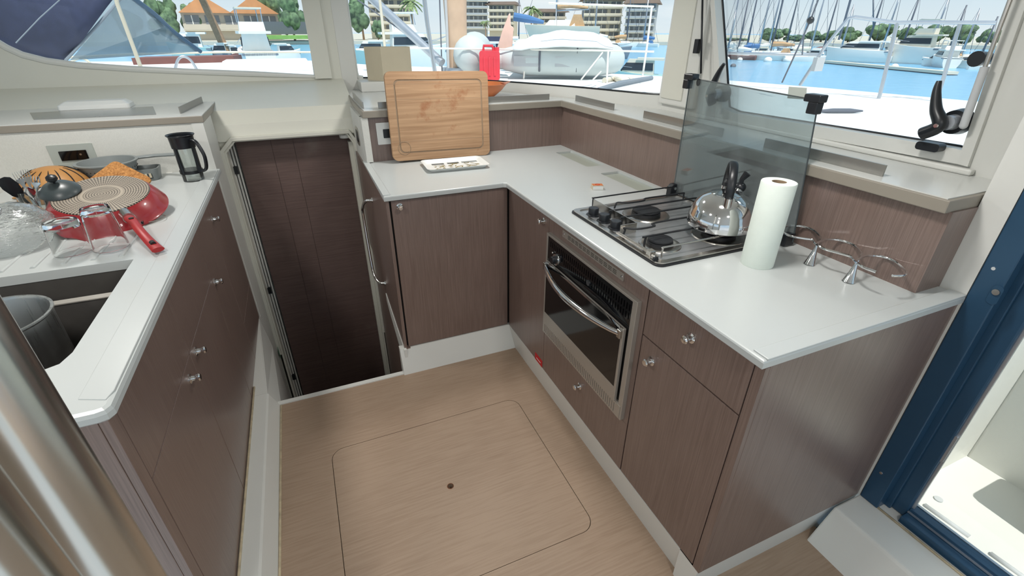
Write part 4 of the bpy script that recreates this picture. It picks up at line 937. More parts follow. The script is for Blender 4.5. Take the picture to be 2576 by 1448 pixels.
# french press frame and glass
FC = atz(489, 452, .90); fp = thing('french_press', 'black-framed glass cafetiere jug with a curved handle, beside the doorway', 'french press', FC)
hF = .228
MB().lathe(FC, [(.046, .002), (.049, .0), (.0495, .045), (.0495, hF - .02), (.0475, hF - .02), (.047, .005)], 36).build('glass_beaker', 'glassware', fp)
MB().lathe(FC, [(.0515, .040), (.053, .040), (.053, .056), (.0515, .056)], 36).build('lower_band', 'black_plastic', fp)
MB().lathe(FC, [(.0515, hF - .060), (.0535, hF - .060), (.056, hF - .006), (.064, hF + .002), (.063, hF + .005), (.053, hF + .0), (.0515, hF - .05)], 36).build('collar', 'black_plastic', fp)
vd = Vector((.80, -.60, 0)).normalized()
for ang in (0, 90, 180, 270):
    d = Matrix.Rotation(math.radians(ang), 3, 'Z') @ vd
    MB().tube([FC + d * .0525 + V(0, 0, .045), FC + d * .0525 + V(0, 0, .12), FC + d * .053 + V(0, 0, hF - .055)], [.010, .006, .006], 8).build('strut', 'black_plastic', fp)
hp_ = catmull([FC + vd * .054 + V(0, 0, hF - .018), FC + vd * .085 + V(0, 0, hF - .028), FC + vd * .108 + V(0, 0, hF - .075), FC + vd * .112 + V(0, 0, .115), FC + vd * .098 + V(0, 0, .065), FC + vd * .054 + V(0, 0, .048)], 6)
sF = Vector((-vd.y, vd.x, 0)); rs = []
for i, p in enumerate(hp_):
    t = (hp_[min(i + 1, len(hp_) - 1)] - hp_[max(i - 1, 0)]).normalized(); nn = t.cross(sF)
    rs.append([p + sF * (.0095 * math.cos(a)) + nn * (.0075 * math.sin(a)) for a in [2 * math.pi * j / 12 for j in range(12)]])
MB().rings(rs).build('handle', 'black_plastic', fp)
# tumblers upside down
def tumbler(px, py, r0, r1, h, lbl, cut, nm='tumbler'):
    c = atz(px, py, CT + .009); th = thing(nm, lbl, 'glass', c); n = 48
    def w(j, z): return 1 + (.012 * math.cos(cut * 2 * math.pi * j / n) * (1 if z > h * .28 else 0))
    rs = []
    for r, z in [(r0 - .0015, .001), (r0, .0), (r0 + .0005, .004), (r0 + (r1 - r0) * .3, h * .3), (r0 + (r1 - r0) * .6, h * .6), (r1, h * .95), (r1 - .003, h), (r1 - .008, h + .0), (r1 - .012, h - .004), (0.001, h - .004)]:
        rs.append([c + V(r * w(j, z) * math.cos(2 * math.pi * j / n), r * w(j, z) * math.sin(2 * math.pi * j / n), z) for j in range(n)])
    for r, z in [(0.001, h - .016), (r1 - .010, h - .018), (r1 - .0035, h - .024), (r0 + (r1 - r0) * .6 - .003, h * .6), (r0 - .0025, .004)]:
        rs.append([c + V(r * math.cos(2 * math.pi * j / n), r * math.sin(2 * math.pi * j / n), z) for j in range(n)])
    rs.append(rs[0]); q = MB().rings(rs, cap=False); q.build('glass_body', 'crystal', th)
tumbler(186, 631, .056, .050, .112, 'low cut-glass tumbler upside down on the drainer, left of the taller one', 6)
tumbler(280, 621, .054, .043, .150, 'tall ribbed glass tumbler upside down in front of the red frying pan', 12)
# swirl glass bowl
BC = atz(28, 618, CT); bw = thing('glass_bowl', 'large swirl-cut glass bowl upside down at the left end of the drainer', 'bowl', BC)
n = 64; Mbw = tip(BC, 14, 20); rs = []
for r, z in [(.146, .002), (.150, .0), (.150, .006), (.143, .030), (.126, .060), (.100, .086), (.070, .100), (.058, .104), (.060, .112), (.056, .116), (.050, .112), (.046, .104), (.001, .102)]:
    rs.append([BC + V(0, 0, .045) + Mbw @ V(r * (1 + (.018 * math.sin(14 * (2 * math.pi * j / n) + z * 60) if .005 < z < .1 and r > .07 else 0)) * math.cos(2 * math.pi * j / n), r * (1 + (.018 * math.sin(14 * (2 * math.pi * j / n) + z * 60) if .005 < z < .1 and r > .07 else 0)) * math.sin(2 * math.pi * j / n), z - .02) for j in range(n)])
for r, z in [(.001, .094), (.060, .092), (.095, .078), (.120, .054), (.138, .026), (.145, .004)]:
    rs.append([BC + V(0, 0, .045) + Mbw @ V(r * math.cos(2 * math.pi * j / n), r * math.sin(2 * math.pi * j / n), z - .02) for j in range(n)])
rs.append(rs[0]); MB().rings(rs, cap=False).build('glass_body', 'crystal_swirl', bw)
# cutlery glass
CC = atz(110, 552, CT); cg = thing('cutlery_glass', 'clear glass tumbler holding the drying cutlery', 'glass', CC)
MB().lathe(CC, [(0, .002), (.034, .0), (.037, .004), (.048, .125), (.0465, .125), (.0355, .010), (0, .010)], 36).build('glass_body', 'glassware', cg)
def fork(px, py, lean, lbl):
    tpt = atr(px, py, math.hypot(CC.x, CC.y) + lean); b = CC + V((tpt.x - CC.x) * -.12, (tpt.y - CC.y) * -.12, .014)
    th = thing('fork', lbl, 'fork', b, 'forks in the cutlery glass'); ax = (tpt - b); L = ax.length; ax.normalize(); vw = (CAM - tpt).normalized(); s_ = ax.cross(vw).normalized(); nn = s_.cross(ax)
    rs = []
    for f_, w in ((0, .008), (.35, .006), (.66, .004), (.74, .007), (.80, .013), (.84, .0135)):
        p = b + ax * L * f_; rs.append([p + s_ * w + nn * .001, p - s_ * w + nn * .001, p - s_ * w - nn * .001, p + s_ * w - nn * .001])
    MB().rings(rs, smooth=False).build('handle', 'chrome', th)
    for j in range(4):
        o = s_ * (-.0115 + .00767 * j); p0 = b + ax * L * .83 + o; p1 = b + ax * L * .93 + o + nn * -.002; p2 = b + ax * L * 1.0 + o * .9
        MB().tube([p0, p1, p2], [.0022, .0019, .0008], 6).build('tine', 'chrome', th)
fork(38, 432, .05, 'leftmost of the three dinner forks standing in the cutlery glass')
fork(60, 426, .10, 'middle one of the three dinner forks, its tines highest of them')
fork(88, 442, .02, 'rightmost of the three dinner forks, nearest the small domed lid')
a = CC + V(0, 0, .02); t = atr(4, 448, math.hypot(CC.x, CC.y) - .04)
sp3 = thing('spatula', 'black plastic spatula leaning far left out of the cutlery glass', 'spatula', a); ax = t - a
MB().tube([a, a + ax * .55], .005, 8).build('handle', 'black_plastic', sp3); s_ = ax.cross(Vector((0, 0, 1))).normalized()
rs = []
for f_, w in ((.5, .008), (.6, .020), (.8, .026), (.95, .022), (1.0, .010)):
    p = a + ax * f_; vw = (CAM - p).normalized(); s_ = ax.cross(vw).normalized(); nn = s_.cross(ax).normalized(); rs.append([p + s_ * (w * math.cos(q_)) + nn * (.003 * math.sin(q_)) for q_ in [2 * math.pi * j / 10 for j in range(10)]])
MB().rings(rs).build('blade', 'black_plastic', sp3)
a = CC + V(.01, -.01, .02); t = atr(72, 478, math.hypot(CC.x, CC.y) - .06); ax = t - a
sn = thing('spoon', 'steel spoon with its bowl up in the cutlery glass, in front of the forks', 'spoon', a)
MB().tube([a, a + ax * .75], .003, 8).build('handle', 'chrome', sn)
vw = (CAM - t).normalized(); s_ = ax.cross(vw).normalized(); nn = s_.cross(ax).normalized(); axn = ax.normalized(); rs = []
for i in range(9):
    f_ = i / 8; w = .017 * math.sin(math.pi * min(max(f_, .04), .96)) ** .6; p = a + ax * .72 + axn * .05 * f_
    rs.append([p + s_ * (w * math.cos(q_)) + nn * (.004 * math.sin(q_)) for q_ in [2 * math.pi * j / 12 for j in range(12)]])
MB().rings(rs).build('spoon_bowl', 'chrome', sn)
# wire loop tool and black ladle
a = atz(352, 558, .905); wl2 = thing('egg_slicer', 'thin wire loop utensil with a black end, half under the frying pan', 'wire utensil', a)
MB().cyl(atz(330, 562, .912), atz(362, 560, .912), .010, .008, 14).build('end_grip', 'black_plastic', wl2)
MB().tube(catmull([atz(360, 560, .91), atz(385, 556, .91), atz(408, 550, .91), atz(416, 543, .91), atz(400, 539, .91), atz(375, 540, .91)], 6), .0013, 6).build('wire_loop', 'steel', wl2)
a = atz(30, 525, .98); lad = thing('ladle', 'black plastic ladle head lying behind the glass bowl', 'ladle', a)
MB().ball(a, .040, sc=(1.2, .8, .5)).build('head', 'black_plastic', lad); MB().tube([a, atz(-40, 540, .97)], .007, 8).build('handle', 'black_plastic', lad)
# pot in the sink
PT = V(-.862, 1.482, .702); po = thing('saucepan', 'tall brushed steel pot standing empty in the front sink bowl', 'pot', PT); hP = .228
MB().lathe(PT, [(0, 0), (.128, 0), (.134, .006), (.137, hP - .006), (.142, hP), (.142, hP + .004), (.135, hP + .004), (.132, hP - .004), (.129, .008), (0, .006)], 56).build('body', 'pot_steel', po)
# ================================================================== outside
WZ = -1.70
MB().plate([(2.2, -200), (500, -200), (500, 600), (-500, 600), (-500, 4.5), (2.2, 4.5)], (), WZ - .3, WZ).top('water', 'water', 'light blue rippled marina water around the boats', 'water', kind='stuff')
def azr(px, r): d = ray(px, 90); h = math.hypot(d.x, d.y); return (d.x / h * r, d.y / h * r)
arc = [azr(p, 150 if p > 1750 else 142) for p in (-600, -200, 200, 600, 1000, 1400, 1750, 2000, 2400, 2576)] ; arc2 = [azr(p, 420) for p in (-600, 200, 1000, 1750, 2576)]
MB().plate(arc + arc2[::-1], (), WZ - .2, -.95).struct('trim_15', 'quay')
# own decks, coamings
DZ = 1.08
MB().plate([(-7, 4.16), (-7, 12.6), (.4, 10.6), (1.3, 8.9), (2.7, 7.4), (3.9, 6.2), (4.7, 5.0), (5.1, 3.6), (5.35, 2.3), (5.45, .75), (2.0, .75), (2.0, 2.5), (1.5, 3.75), (.9, 4.16)], (), .2, DZ).struct('trim_16', 'deck', .02)
MB().plate([(-6.6, 4.6), (-6.6, 11.8), (0, 10.2), (1.0, 8.4), (2.2, 7.0), (3.4, 5.6), (4.2, 4.3), (4.4, 2.6), (2.3, 2.4), (1.7, 4.2)], (), -1.7, .3).struct('trim_17', 'gelcoat')
MB().box(1.86, 3.2, -3, .62, -.26, -.20).struct('floor_cockpit', 'gelcoat')
k = MB(); k.box(2.0, 3.2, .62, .70, -.25, 1.0); k.box(1.86, 2.0, .61, .66, -.25, .0); k.struct('wall_cockpit_forward', 'gelcoat')
MB().box(2.66, 2.74, -3, .63, -.25, .6).struct('wall_cockpit_side', 'gelcoat', .02)
ck = thing('cockpit_bench', 'white moulded cockpit seat base outside the sliding door', 'bench', (2.5, .1, -.2))
k = MB(); k.box(2.40, 2.655, -2.5, .30, -.2, .18); k.build('seat_base', 'gelcoat', ck, .03)
for i, (p0, p1) in enumerate((((2325, 1270), (2438, 1350)), ((2490, 1392), (2600, 1470)))):
    a = atz(*p0, -.2); b = atz(*p1, -.2)
    MB().tube([a, b], .011, 10).top('drain_slot', 'pale_grey', ('upper' if i == 0 else 'lower') + ' of the two long drain slots in the white cockpit floor outside the door', 'drain slot')
p = atz(2360, 1256, -.2); MB().cyl(p, p + V(0, 0, .006), .016, n=18).top('deck_plug', 'pale_grey', 'small round grey plug in the cockpit floor above the drain slots', 'plug')

def T(px, py, r): return atr(px, py, r)
def rail(name, lbl, cat, segs, posts=(), r=.012, mat='alu', grp=None):
    p0 = T(*segs[0][0]); th = thing(name, lbl, cat, p0, grp)
    for s_ in segs: MB().tube([T(*q) for q in s_], r, 8).build('rail', mat, th)
    for s_ in posts:
        pp_ = [T(*q) for q in s_]
        if pp_[-1].z > DZ: pp_.append(V(pp_[-1].x, pp_[-1].y, DZ))
        MB().tube(pp_, r * 1.1, 8).build('post', mat, th)
    return th
# left window, near
cnp = thing('spray_hood', 'dark navy canvas spray hood with a clear vinyl side, outside the left window', 'spray hood', T(150, 150, 6.0))
A = [T(-120, 118, 5.6), T(60, 140, 5.8), T(168, 152, 6.0)]; B = [T(-120, -150, 5.9), T(120, -90, 6.3), T(330, -60, 6.5)]
k = MB(); rs = []
for i in range(9):
    t = i / 8; row = []
    for j in range(9):
        s_ = j / 8; a = A[0] * (1 - s_) ** 2 + A[1] * 2 * s_ * (1 - s_) + A[2] * s_ ** 2; b = B[0] * (1 - s_) ** 2 + B[1] * 2 * s_ * (1 - s_) + B[2] * s_ ** 2
        p = a.lerp(b, t); row.append(p + Vector((p.x, p.y, 0)).normalized() * (-.35 * math.sin(math.pi * t) * .5))
    rs.append(row)
k.rings(rs, closed_ring=False, cap=False)
q = k.build('canvas', 'navy_cloth', cnp); sl = q.modifiers.new('thick', 'SOLIDIFY'); sl.thickness = .012
MB().tube([T(165, 152, 5.95), T(235, 75, 6.05), T(318, -20, 6.2)], .012, 8).build('seam', 'boat_grey', cnp)
MB().tube([T(40, 108, 5.5), T(100, 45, 5.6), T(150, 0, 5.7)], .004, 6).build('stitching', 'boat_grey', cnp)
q = MB().quadbox(T(176, 152, 6.02), T(500, 130, 7.2), T(420, 66, 7.0), T(322, -20, 6.4), .006).build('clear_panel', 'vinyl', cnp)
MB().tube(catmull([T(320, -15, 6.4), T(385, 32, 6.7), T(440, 82, 7.0), T(505, 130, 7.2)], 5), .022, 8).build('edge_piping', 'navy', cnp)
k = MB(); k.quadbox(T(-120, 120, 8.2), T(400, 132, 8.8), T(330, -60, 8.5), T(-120, -100, 8.2), .01); k.build('far_side', 'vinyl', cnp)
rail('awning_strut', 'slanting white tube strut in front of the clear vinyl panel', 'strut', [[(284, -40, 4.9), (295, 10, 4.9), (356, 174, 4.9)]], r=.014, mat='boat_cream')
rail('guard_rail', 'long low cream handrail along the foredeck outside the left window', 'rail', [[(52, 157, 7.3), (180, 144, 7.5), (330, 136, 7.7), (560, 131, 7.8), (790, 131, 8.0)]], r=.013, mat='boat_cream')
for pxs, mt, lb, in ((((176, 170), (180, 155), (204, 146), (224, 156), (230, 168)), 'boat_cream', 'cream hoop on the deck below the navy canvas'), (((440, 176), (448, 150), (462, 142), (480, 152), (497, 178)), 'alu', 'shiny steel hoop standing on the deck, right of the cream hoop')):
    p0_ = atz(*pxs[0], DZ); MB().tube(catmull([T(a, b, math.hypot(p0_.x, p0_.y)) for a, b in pxs], 5), .018, 10).top('deck_hoop', mt, lb, 'deck hoop')
k = MB(); a = atz(336, 163, DZ); b = atz(590, 156, DZ); k.quadbox(a, b, b + V(.1, .5, .0), a + V(.1, .5, 0), .10); k.top('folded_cover', 'boat_maroon', 'folded brownish cover lying on the foredeck behind the hoops', 'cover')
k = MB(); a = atz(560, 164, DZ); b = atz(780, 166, DZ); k.box(a.x, b.x, a.y, a.y + .6, DZ - .01, DZ + .06); k.top('deck_hatch', 'boat_white', 'low white raised hatch on the foredeck near the right of the left window', 'hatch', bevel=.02)

def frame(px, py, r):
    O = atr(px, py, r); d = Vector((O.x, O.y, 0)).normalized(); U = Vector((d.y, -d.x, 0))
    mpx = (atr(px + 10, py, r) - atr(px - 10, py, r)).length / 20; mpy = (atr(px, py - 10, r).z - atr(px, py + 10, r).z) / 20
    return O, U, d, mpx, mpy
def hull_mb(L, B, H, bow=1.0):
    k = MB(); rs = []
    for i in range(15):
        t = i / 14; b = B / 2 * (.86 + .14 * t / .35) if t < .35 else B / 2 * max(.015, 1 - ((t - .35) / .65) ** 2.3)
        zs = H * (1 + .28 * bow * t * t); x = -L / 2 + L * t; xb = x - (.10 * L * max(0, t - .75) / .25)
        rs.append([Vector((x, b, zs)), Vector((x * .5 + xb * .5, b * .93, H * .45)), Vector((xb, b * .55, -.25)), Vector((xb, 0, -.35)), Vector((xb, -b * .55, -.25)), Vector((x * .5 + xb * .5, -b * .93, H * .45)), Vector((x, -b, zs)), Vector((x, 0, zs + .06))])
    k.rings(rs); return k
def wedge(x0, x1, w0, w1, z0, z1, f0, f1, tap=.85):
    """cabin block: footprint x0..x1 at z0, top pulled in by f0 aft and f1 forward"""
    k = MB(); lo = [(x0, -w0), (x1, -w1), (x1, w1), (x0, w0)]; hi = [(x0 + f0, -w0 * tap), (x1 - f1, -w1 * tap), (x1 - f1, w1 * tap), (x0 + f0, w0 * tap)]
    k.rings([[V(a, b, z0) for a, b in lo], [V(a, b, z1) for a, b in hi]], smooth=False); return k
def place(kmb, O, U, d, head):
    a = math.radians(head); X = U * math.cos(a) + d * math.sin(a); Y = Vector((-X.y, X.x, 0))
    M = Matrix(((X.x, Y.x, 0, O.x), (X.y, Y.y, 0, O.y), (0, 0, 1, O.z), (0, 0, 0, 1))); return kmb.xf(M)
def motor(px, py, wpx, hpx, head, lbl, hull='boat_white', top='boat_white', fly=True, canopy=None, r=None, nm='motor_yacht', z=WZ, beam=None):
    if r is None: q = atz(px, py, z); r = math.hypot(q.x, q.y)
    O, U, d, mx_, my_ = frame(px, py, r); ca = abs(math.cos(math.radians(head))); L = wpx * mx_ / max(.45, ca + .3 * (1 - ca)); Ht = (hpx * my_ + O.z - z) * 1.0; O.z = z; B = beam * wpx * mx_ if beam else L * .30; H = Ht * .38
    th = thing(nm, lbl, 'boat', O); P = lambda k: place(k, O, U, d, head)
    P(hull_mb(L, B, H)).build('hull', hull, th)
    k = P(wedge(-L * .32, L * .26, B * .40, B * .26, H * .98, H * 1.72, L * .02, L * .14)); cab = k.build('cabin', top, th)
    k = P(wedge(-L * .30, L * .245, B * .412, B * .27, H * 1.22, H * 1.56, L * .012, L * .085, .93)); k.build('windows', 'boat_window', cab)
    P(wedge(-L * .46, L * .0, B * .44, B * .42, H * 1.68, H * 1.78, 0, L * .02, 1)).build('cabin_roof', top, th)
    P(wedge(-L * .5, L * .48, B * .50, B * .06, H * .88, H * .97, 0, 0, 1)).build('rub_rail', 'boat_grey', th)
    if fly:
        P(wedge(-L * .30, L * .04, B * .36, B * .30, H * 1.78, H * 2.12, 0, L * .05, .95)).build('flybridge', top, th)
        k = MB()
        for s_ in (-1, 1): k.tube([V(-L * .26, s_ * B * .33, H * 1.8), V(-L * .30, s_ * B * .33, H * 2.6), V(L * .0, s_ * B * .30, H * 2.65), V(L * .02, s_ * B * .3, H * 2.1)], L * .006, 6)
        P(k).build('canopy_frame', 'alu', th)
        P(wedge(-L * .31, L * .03, B * .36, B * .32, H * 2.58, H * 2.64, 0, 0, 1)).build('bimini', canopy or top, th)
    elif canopy:
        P(wedge(-L * .42, L * .02, B * .38, B * .30, H * 1.0, H * 2.0, L * .05, L * .14)).build('canopy', canopy, th)
    k = MB()
    for s_ in (-1, 1): k.tube([V(L * .05, s_ * B * .42, H * 1.35), V(L * .30, s_ * B * .30, H * 1.42), V(L * .47, s_ * B * .04, H * 1.6)], L * .0035, 6)
    P(k).build('bow_rail', 'alu', th)
    return th
def sail(px, py, wpx, head, lbl, hull='boat_white', cover='boat_white', mh=1.7, r=None, mast='alu', lean=0, z=WZ, cab=True):
    if r is None: q = atz(px, py, z); r = math.hypot(q.x, q.y)
    O, U, d, mx_, my_ = frame(px, py, r); ca = abs(math.cos(math.radians(head))); L = 1.35 * wpx * mx_ / max(.5, ca + .3 * (1 - ca)); B = L * .25; H = L * .12 + O.z - z; O.z = z
    th = thing('sailing_boat', lbl, 'boat', O); P = lambda k: place(k, O, U, d, head); mr = max(.045, r * .0014)
    P(hull_mb(L, B, H, .5)).build('hull', hull, th)
    P(wedge(-L * .18, L * .24, B * .30, B * .20, H * .95, H * 1.5, L * .02, L * .08)).build('coachroof', 'boat_white', th)
    P(wedge(-L * .30, -L * .10, B * .30, B * .28, H * 1.0, H * 1.9, L * .05, L * .05)).build('spray_hood', cover, th)
    P(MB().cyl((L * .08, 0, H), (L * (.08 + lean), 0, H + L * mh), mr, mr * .7, 10)).build('mast', mast, th)
    P(MB().cyl((L * .08, 0, H * 2.2), (-L * .34, 0, H * 2.3), mr * .9, n=8)).build('boom', 'alu', th)
    P(MB().tube([V(L * .07, 0, H * 2.5), V(-L * .1, 0, H * 2.55), V(-L * .33, 0, H * 2.4)], [mr * 2.8, mr * 2.4, mr * 1.4], 10)).build('sail_cover', cover, th)
    k = MB(); tp = V(L * .08, 0, H + L * mh); k.tube([tp, V(L * .49, 0, H * 1.25)], mr * .22, 5); k.tube([tp, V(-L * .48, 0, H * 1.1)], mr * .16, 5)
    for s_ in (-1, 1): k.tube([tp, V(L * .06, s_ * B * .45, H)], mr * .16, 5)
    P(k).build('rigging', 'mast_dark', th)
    return th
# right window: boats across the water
sail(1822, 147, 46, 10, 'small white sailing boat at the far left of the side window', cover='boat_grey')
sail(1858, 150, 62, 165, 'sailing boat with a brownish hull, second from the left in the side window', hull='boat_maroon', mast='mast_dark')
sail(1896, 146, 70, 20, 'white sailing boat with a blue sail cover behind the brownish hull', cover='boat_blue')
sail(1944, 152, 100, 172, 'white sailing boat with tan covers left of centre in the side window', cover='boat_tan', mast='mast_dark')
sail(2022, 155, 78, 15, 'low white sailing boat just left of the big sleek motor yacht', cover='boat_cream')
motor(2146, 156, 175, 78, 178, 'sleek long white motor yacht in the middle of the side window', fly=False)
motor(2282, 160, 150, 108, 160, 'white flybridge motor yacht right of the sleek one', top='boat_cream', canopy='boat_cream')
motor(2366, 168, 72, 66, 110, 'small white sport fishing boat seen end-on beside the flybridge yacht', top='boat_white', beam=.8)
motor(2438, 172, 90, 46, 170, 'white runabout at the right edge of the side window', fly=False, top='boat_cream')
sail(2478, 176, 70, 20, 'sailing boat partly hidden by the right edge of the side window', cover='boat_grey')
# further row, mostly masts
random.seed(11)
for i, (px, w, cv, mt, lb) in enumerate(((1836, 40, 'boat_white', 'alu', 'leftmost thin mast boat of the far row in the side window'), (1880, 44, 'boat_blue', 'mast_dark', 'far row sailing boat behind the brownish hull, dark mast'), (1925, 44, 'boat_white', 'alu', 'far row sailing boat in front of the left tree clump'), (1968, 40, 'boat_grey', 'mast_dark', 'far row sailing boat right of the left tree clump'),
        (2005, 44, 'boat_white', 'alu', 'far row sailing boat beside the rope block'), (2062, 44, 'boat_maroon', 'mast_dark', 'far row sailing boat with a maroon cover behind the sleek yacht bow'), (2105, 40, 'boat_white', 'alu', 'far row sailing boat showing over the sleek yacht foredeck'), (2168, 42, 'boat_blue', 'mast_dark', 'far row sailing boat with a blue cover over the sleek yacht cabin'), (2206, 40, 'boat_white', 'alu', 'far row sailing boat between the two big yachts'),
        (2262, 44, 'boat_white', 'mast_dark', 'far row sailing boat behind the flybridge yacht'), (2322, 44, 'boat_grey', 'alu', 'far row sailing boat left of the sport fishing boat'), (2370, 46, 'boat_white', 'mast_dark', 'far row sailing boat behind the sport fishing boat'), (2405, 44, 'boat_tan', 'alu', 'far row sailing boat with a tan cover near the right edge'), (2455, 40, 'boat_white', 'mast_dark', 'far row sailing boat nearest the right window edge'))):
    sail(px, 128 + (px - 1800) * .05, w, random.choice((15, 165, 30)), lb, cover=cv, mast=mt, mh=random.uniform(2.2, 3.2))
for px, w, h, hd, tp, lb in ((1868, 46, 26, 10, 'boat_white', 'small white cruiser in the back row right of the leftmost sailing boat'), (1910, 44, 24, 170, 'boat_cream', 'small cream cruiser in the back row below the left tree clump'), (1985, 50, 30, 12, 'boat_white', 'small white cruiser in the back row beside the rope block'), (2040, 48, 28, 165, 'boat_white', 'small white cruiser in the back row behind the slanting rail tube'),
        (2215, 54, 32, 15, 'boat_cream', 'small cream cruiser in the back row between the two big yachts'), (2350, 60, 36, 170, 'boat_white', 'white cruiser in the back row behind the sport fishing boat'), (2432, 60, 36, 8, 'boat_white', 'white cruiser in the back row nearest the right window edge')):
    motor(px, 133 + (px - 1800) * .06, w * 1.3, h * 1.2, hd, lb, top=tp, fly=(px % 2 == 0), nm='small_cruiser')
# pontoon
a = atz(2070, 152, WZ + .3); b = atz(2385, 180, WZ + .3)
pt_ = thing('pontoon', 'long cream floating pontoon with dark sides across the water', 'pontoon', a)
dd_ = (b - a).normalized(); nn = Vector((-dd_.y, dd_.x, 0)); w = 1.0
MB().quadbox(a, b, b + nn * w, a + nn * w, -.22).build('deck', 'boat_cream', pt_); MB().quadbox(a - V(0, 0, .25), b - V(0, 0, .25), b - V(0, 0, .25) + nn * w, a - V(0, 0, .25) + nn * w, -.35).build('float', 'mast_dark', pt_)
for i, (px, py, mt, sz, lb) in enumerate(((1828, 151, 'boat_white', .28, 'leftmost white mooring buoy in the side window'), (1861, 152, 'boat_white', .24, 'second white mooring buoy from the left in the side window'), (1931, 155, 'boat_white', .36, 'white mooring buoy below the tan-covered sailing boat'), (1981, 155, 'boat_white', .40, 'largest white mooring buoy, below the low sailing boat'), (1844, 168, 'mast_dark', .22, 'dark mooring buoy nearest, above the left latch'), (2250, 170, 'boat_white', .26, 'white mooring buoy below the flybridge yacht'))):
    q = atz(px, py, WZ); MB().ball(q + V(0, 0, sz * .4), sz * 1.3, sc=(1, 1, .8)).top('mooring_buoy', mt, lb, 'buoy')
# right window: own stainless pulpit
rail('pushpit_rail', 'tall stainless tube guard rail outside the opening side window', 'rail', [[(2012, 215, 5.4), (2075, 118, 5.4), (2134, 46, 5.4), (2150, 43, 5.4), (2255, 57, 5.5), (2300, 56, 5.5), (2505, 57, 5.6)], [(1803, 133, 6.0), (2064, 138, 5.8)]],
     [[(2257, 57, 5.5), (2237, 142, 5.5), (2213, 240, 5.5)], [(2415, 60, 5.6), (2370, 208, 5.6), (2352, 262, 5.6)]], r=.014)
rg = thing('rope_tackle', 'dark rope tackle with a round block hanging outside the side window', 'rope', T(1966, 208, 5.1))
MB().tube([T(2062, -10, 5.1), T(2040, 48, 5.1), T(2004, 128, 5.1), T(1967, 208, 5.1)], .007, 6).build('rope', 'mast_dark', rg); MB().ball(T(2039, 51, 5.1), .028).build('block', 'black_plastic', rg)
MB().tube([T(2036, 56, 5.1), T(2022, 90, 5.1), T(2018, 138, 5.1)], .006, 6).build('rope_tail', 'mast_dark', rg)
k = MB(); p = T(2058, 160, 5.35); k.box(p.x - .05, p.x + .05, p.y - .02, p.y + .02, p.z - .06, p.z + .05); k.top('rail_plate', 'pale_grey', 'small grey plate clamped to the slanting rail tube', 'plate')
for px, py, lb in ((2060, 272, 'dark flat folded rope heap on the side deck outside the window'),):
    k = MB(); a = atz(2060, 279, DZ + .015); b = atz(2170, 279, DZ + .015); k.tube([a, a.lerp(b, .3), a.lerp(b, .7), b], [.008, .018, .018, .006], 8); k.top('mooring_line', 'mast_dark', lb, 'rope')
a = atz(2172, 262, DZ); b = atz(2236, 268, DZ); MB().quadbox(a, b, b + V(.3, .2, 0), a + V(.3, .2, 0), -.07).top('deck_block', 'deck', 'small white block at the deck edge below the pontoon', 'deck fitting')
k = MB(); k.plate([(2.0, .80), (3.1, .80), (3.7, 1.9), (3.2, 2.3), (2.0, 2.2)], (), DZ, DZ + .035); k.top('side_hatch', 'deck', 'raised cream deck panel just outside the side window', 'deck panel', bevel=.015)

# trees
def tree(px, py, r, wpx, hpx, lbl, mat='leaf', trunk=True, seed=1):
    random.seed(seed); O, U, d, mx_, my_ = frame(px, py, r); W = wpx * mx_; H = hpx * my_ + O.z + .95; O.z = -.95; th = thing('tree', lbl, 'tree', O)
    k = MB()
    for i in range(16):
        a = random.uniform(0, 6.28); rr = random.uniform(0, .42) * W; z = H * random.uniform(.30, .80); c = O + U * rr * math.cos(a) + d * rr * math.sin(a) * .6 + V(0, 0, z)
        s0 = len(k.v); k.ball(c, W * random.uniform(.14, .24), 10, 7, (1, 1, min(1.4, H / W * 1.2)))
        for j in range(s0, len(k.v)): k.v[j] += Vector((random.uniform(-1, 1), random.uniform(-1, 1), random.uniform(-1, 1))) * W * .022
    k.build('crown', mat, th)
    if trunk: MB().cyl(O, O + V(0, 0, H * .6), W * .04, W * .02, 8).build('trunk', 'trunk', th)
def palm(px, py, r, hpx, lbl, seed=2, lean=0):
    random.seed(seed); O, U, d, mx_, my_ = frame(px, py, r); g = -1.7 if r < 100 else -.95; H = hpx * my_ + O.z - g; O.z = g; th = thing('palm_tree', lbl, 'tree', O); tp = O + V(0, 0, H * .8) + U * lean * H
    MB().tube([O, O.lerp(tp, .5) - U * lean * H * .1, tp], [H * .03, H * .022, H * .018], 8).build('trunk', 'trunk', th); k = MB()
    for i in range(18):
        a = i * 2.4; e_ = random.uniform(-.2, .9); pts = []
        for t in range(6):
            s_ = t / 5; pts.append(tp + (U * math.cos(a) + d * math.sin(a)) * H * .34 * s_ * math.cos(e_) + V(0, 0, H * (.30 * s_ * math.sin(e_) - .22 * s_ * s_)))
        rs = []
        for t, p in enumerate(pts):
            w = H * .035 * math.sin(math.pi * (t + .6) / 6.2); sv = Vector((-math.sin(a) * U.x + math.cos(a) * d.x, -math.sin(a) * U.y + math.cos(a) * d.y, 0)).normalized()
            rs.append([p + sv * w - V(0, 0, w * .5), p + V(0, 0, w * .15), p - sv * w - V(0, 0, w * .5), p - V(0, 0, w * .1)])
        k.rings(rs)
    k.build('fronds', 'leaf_palm', th)
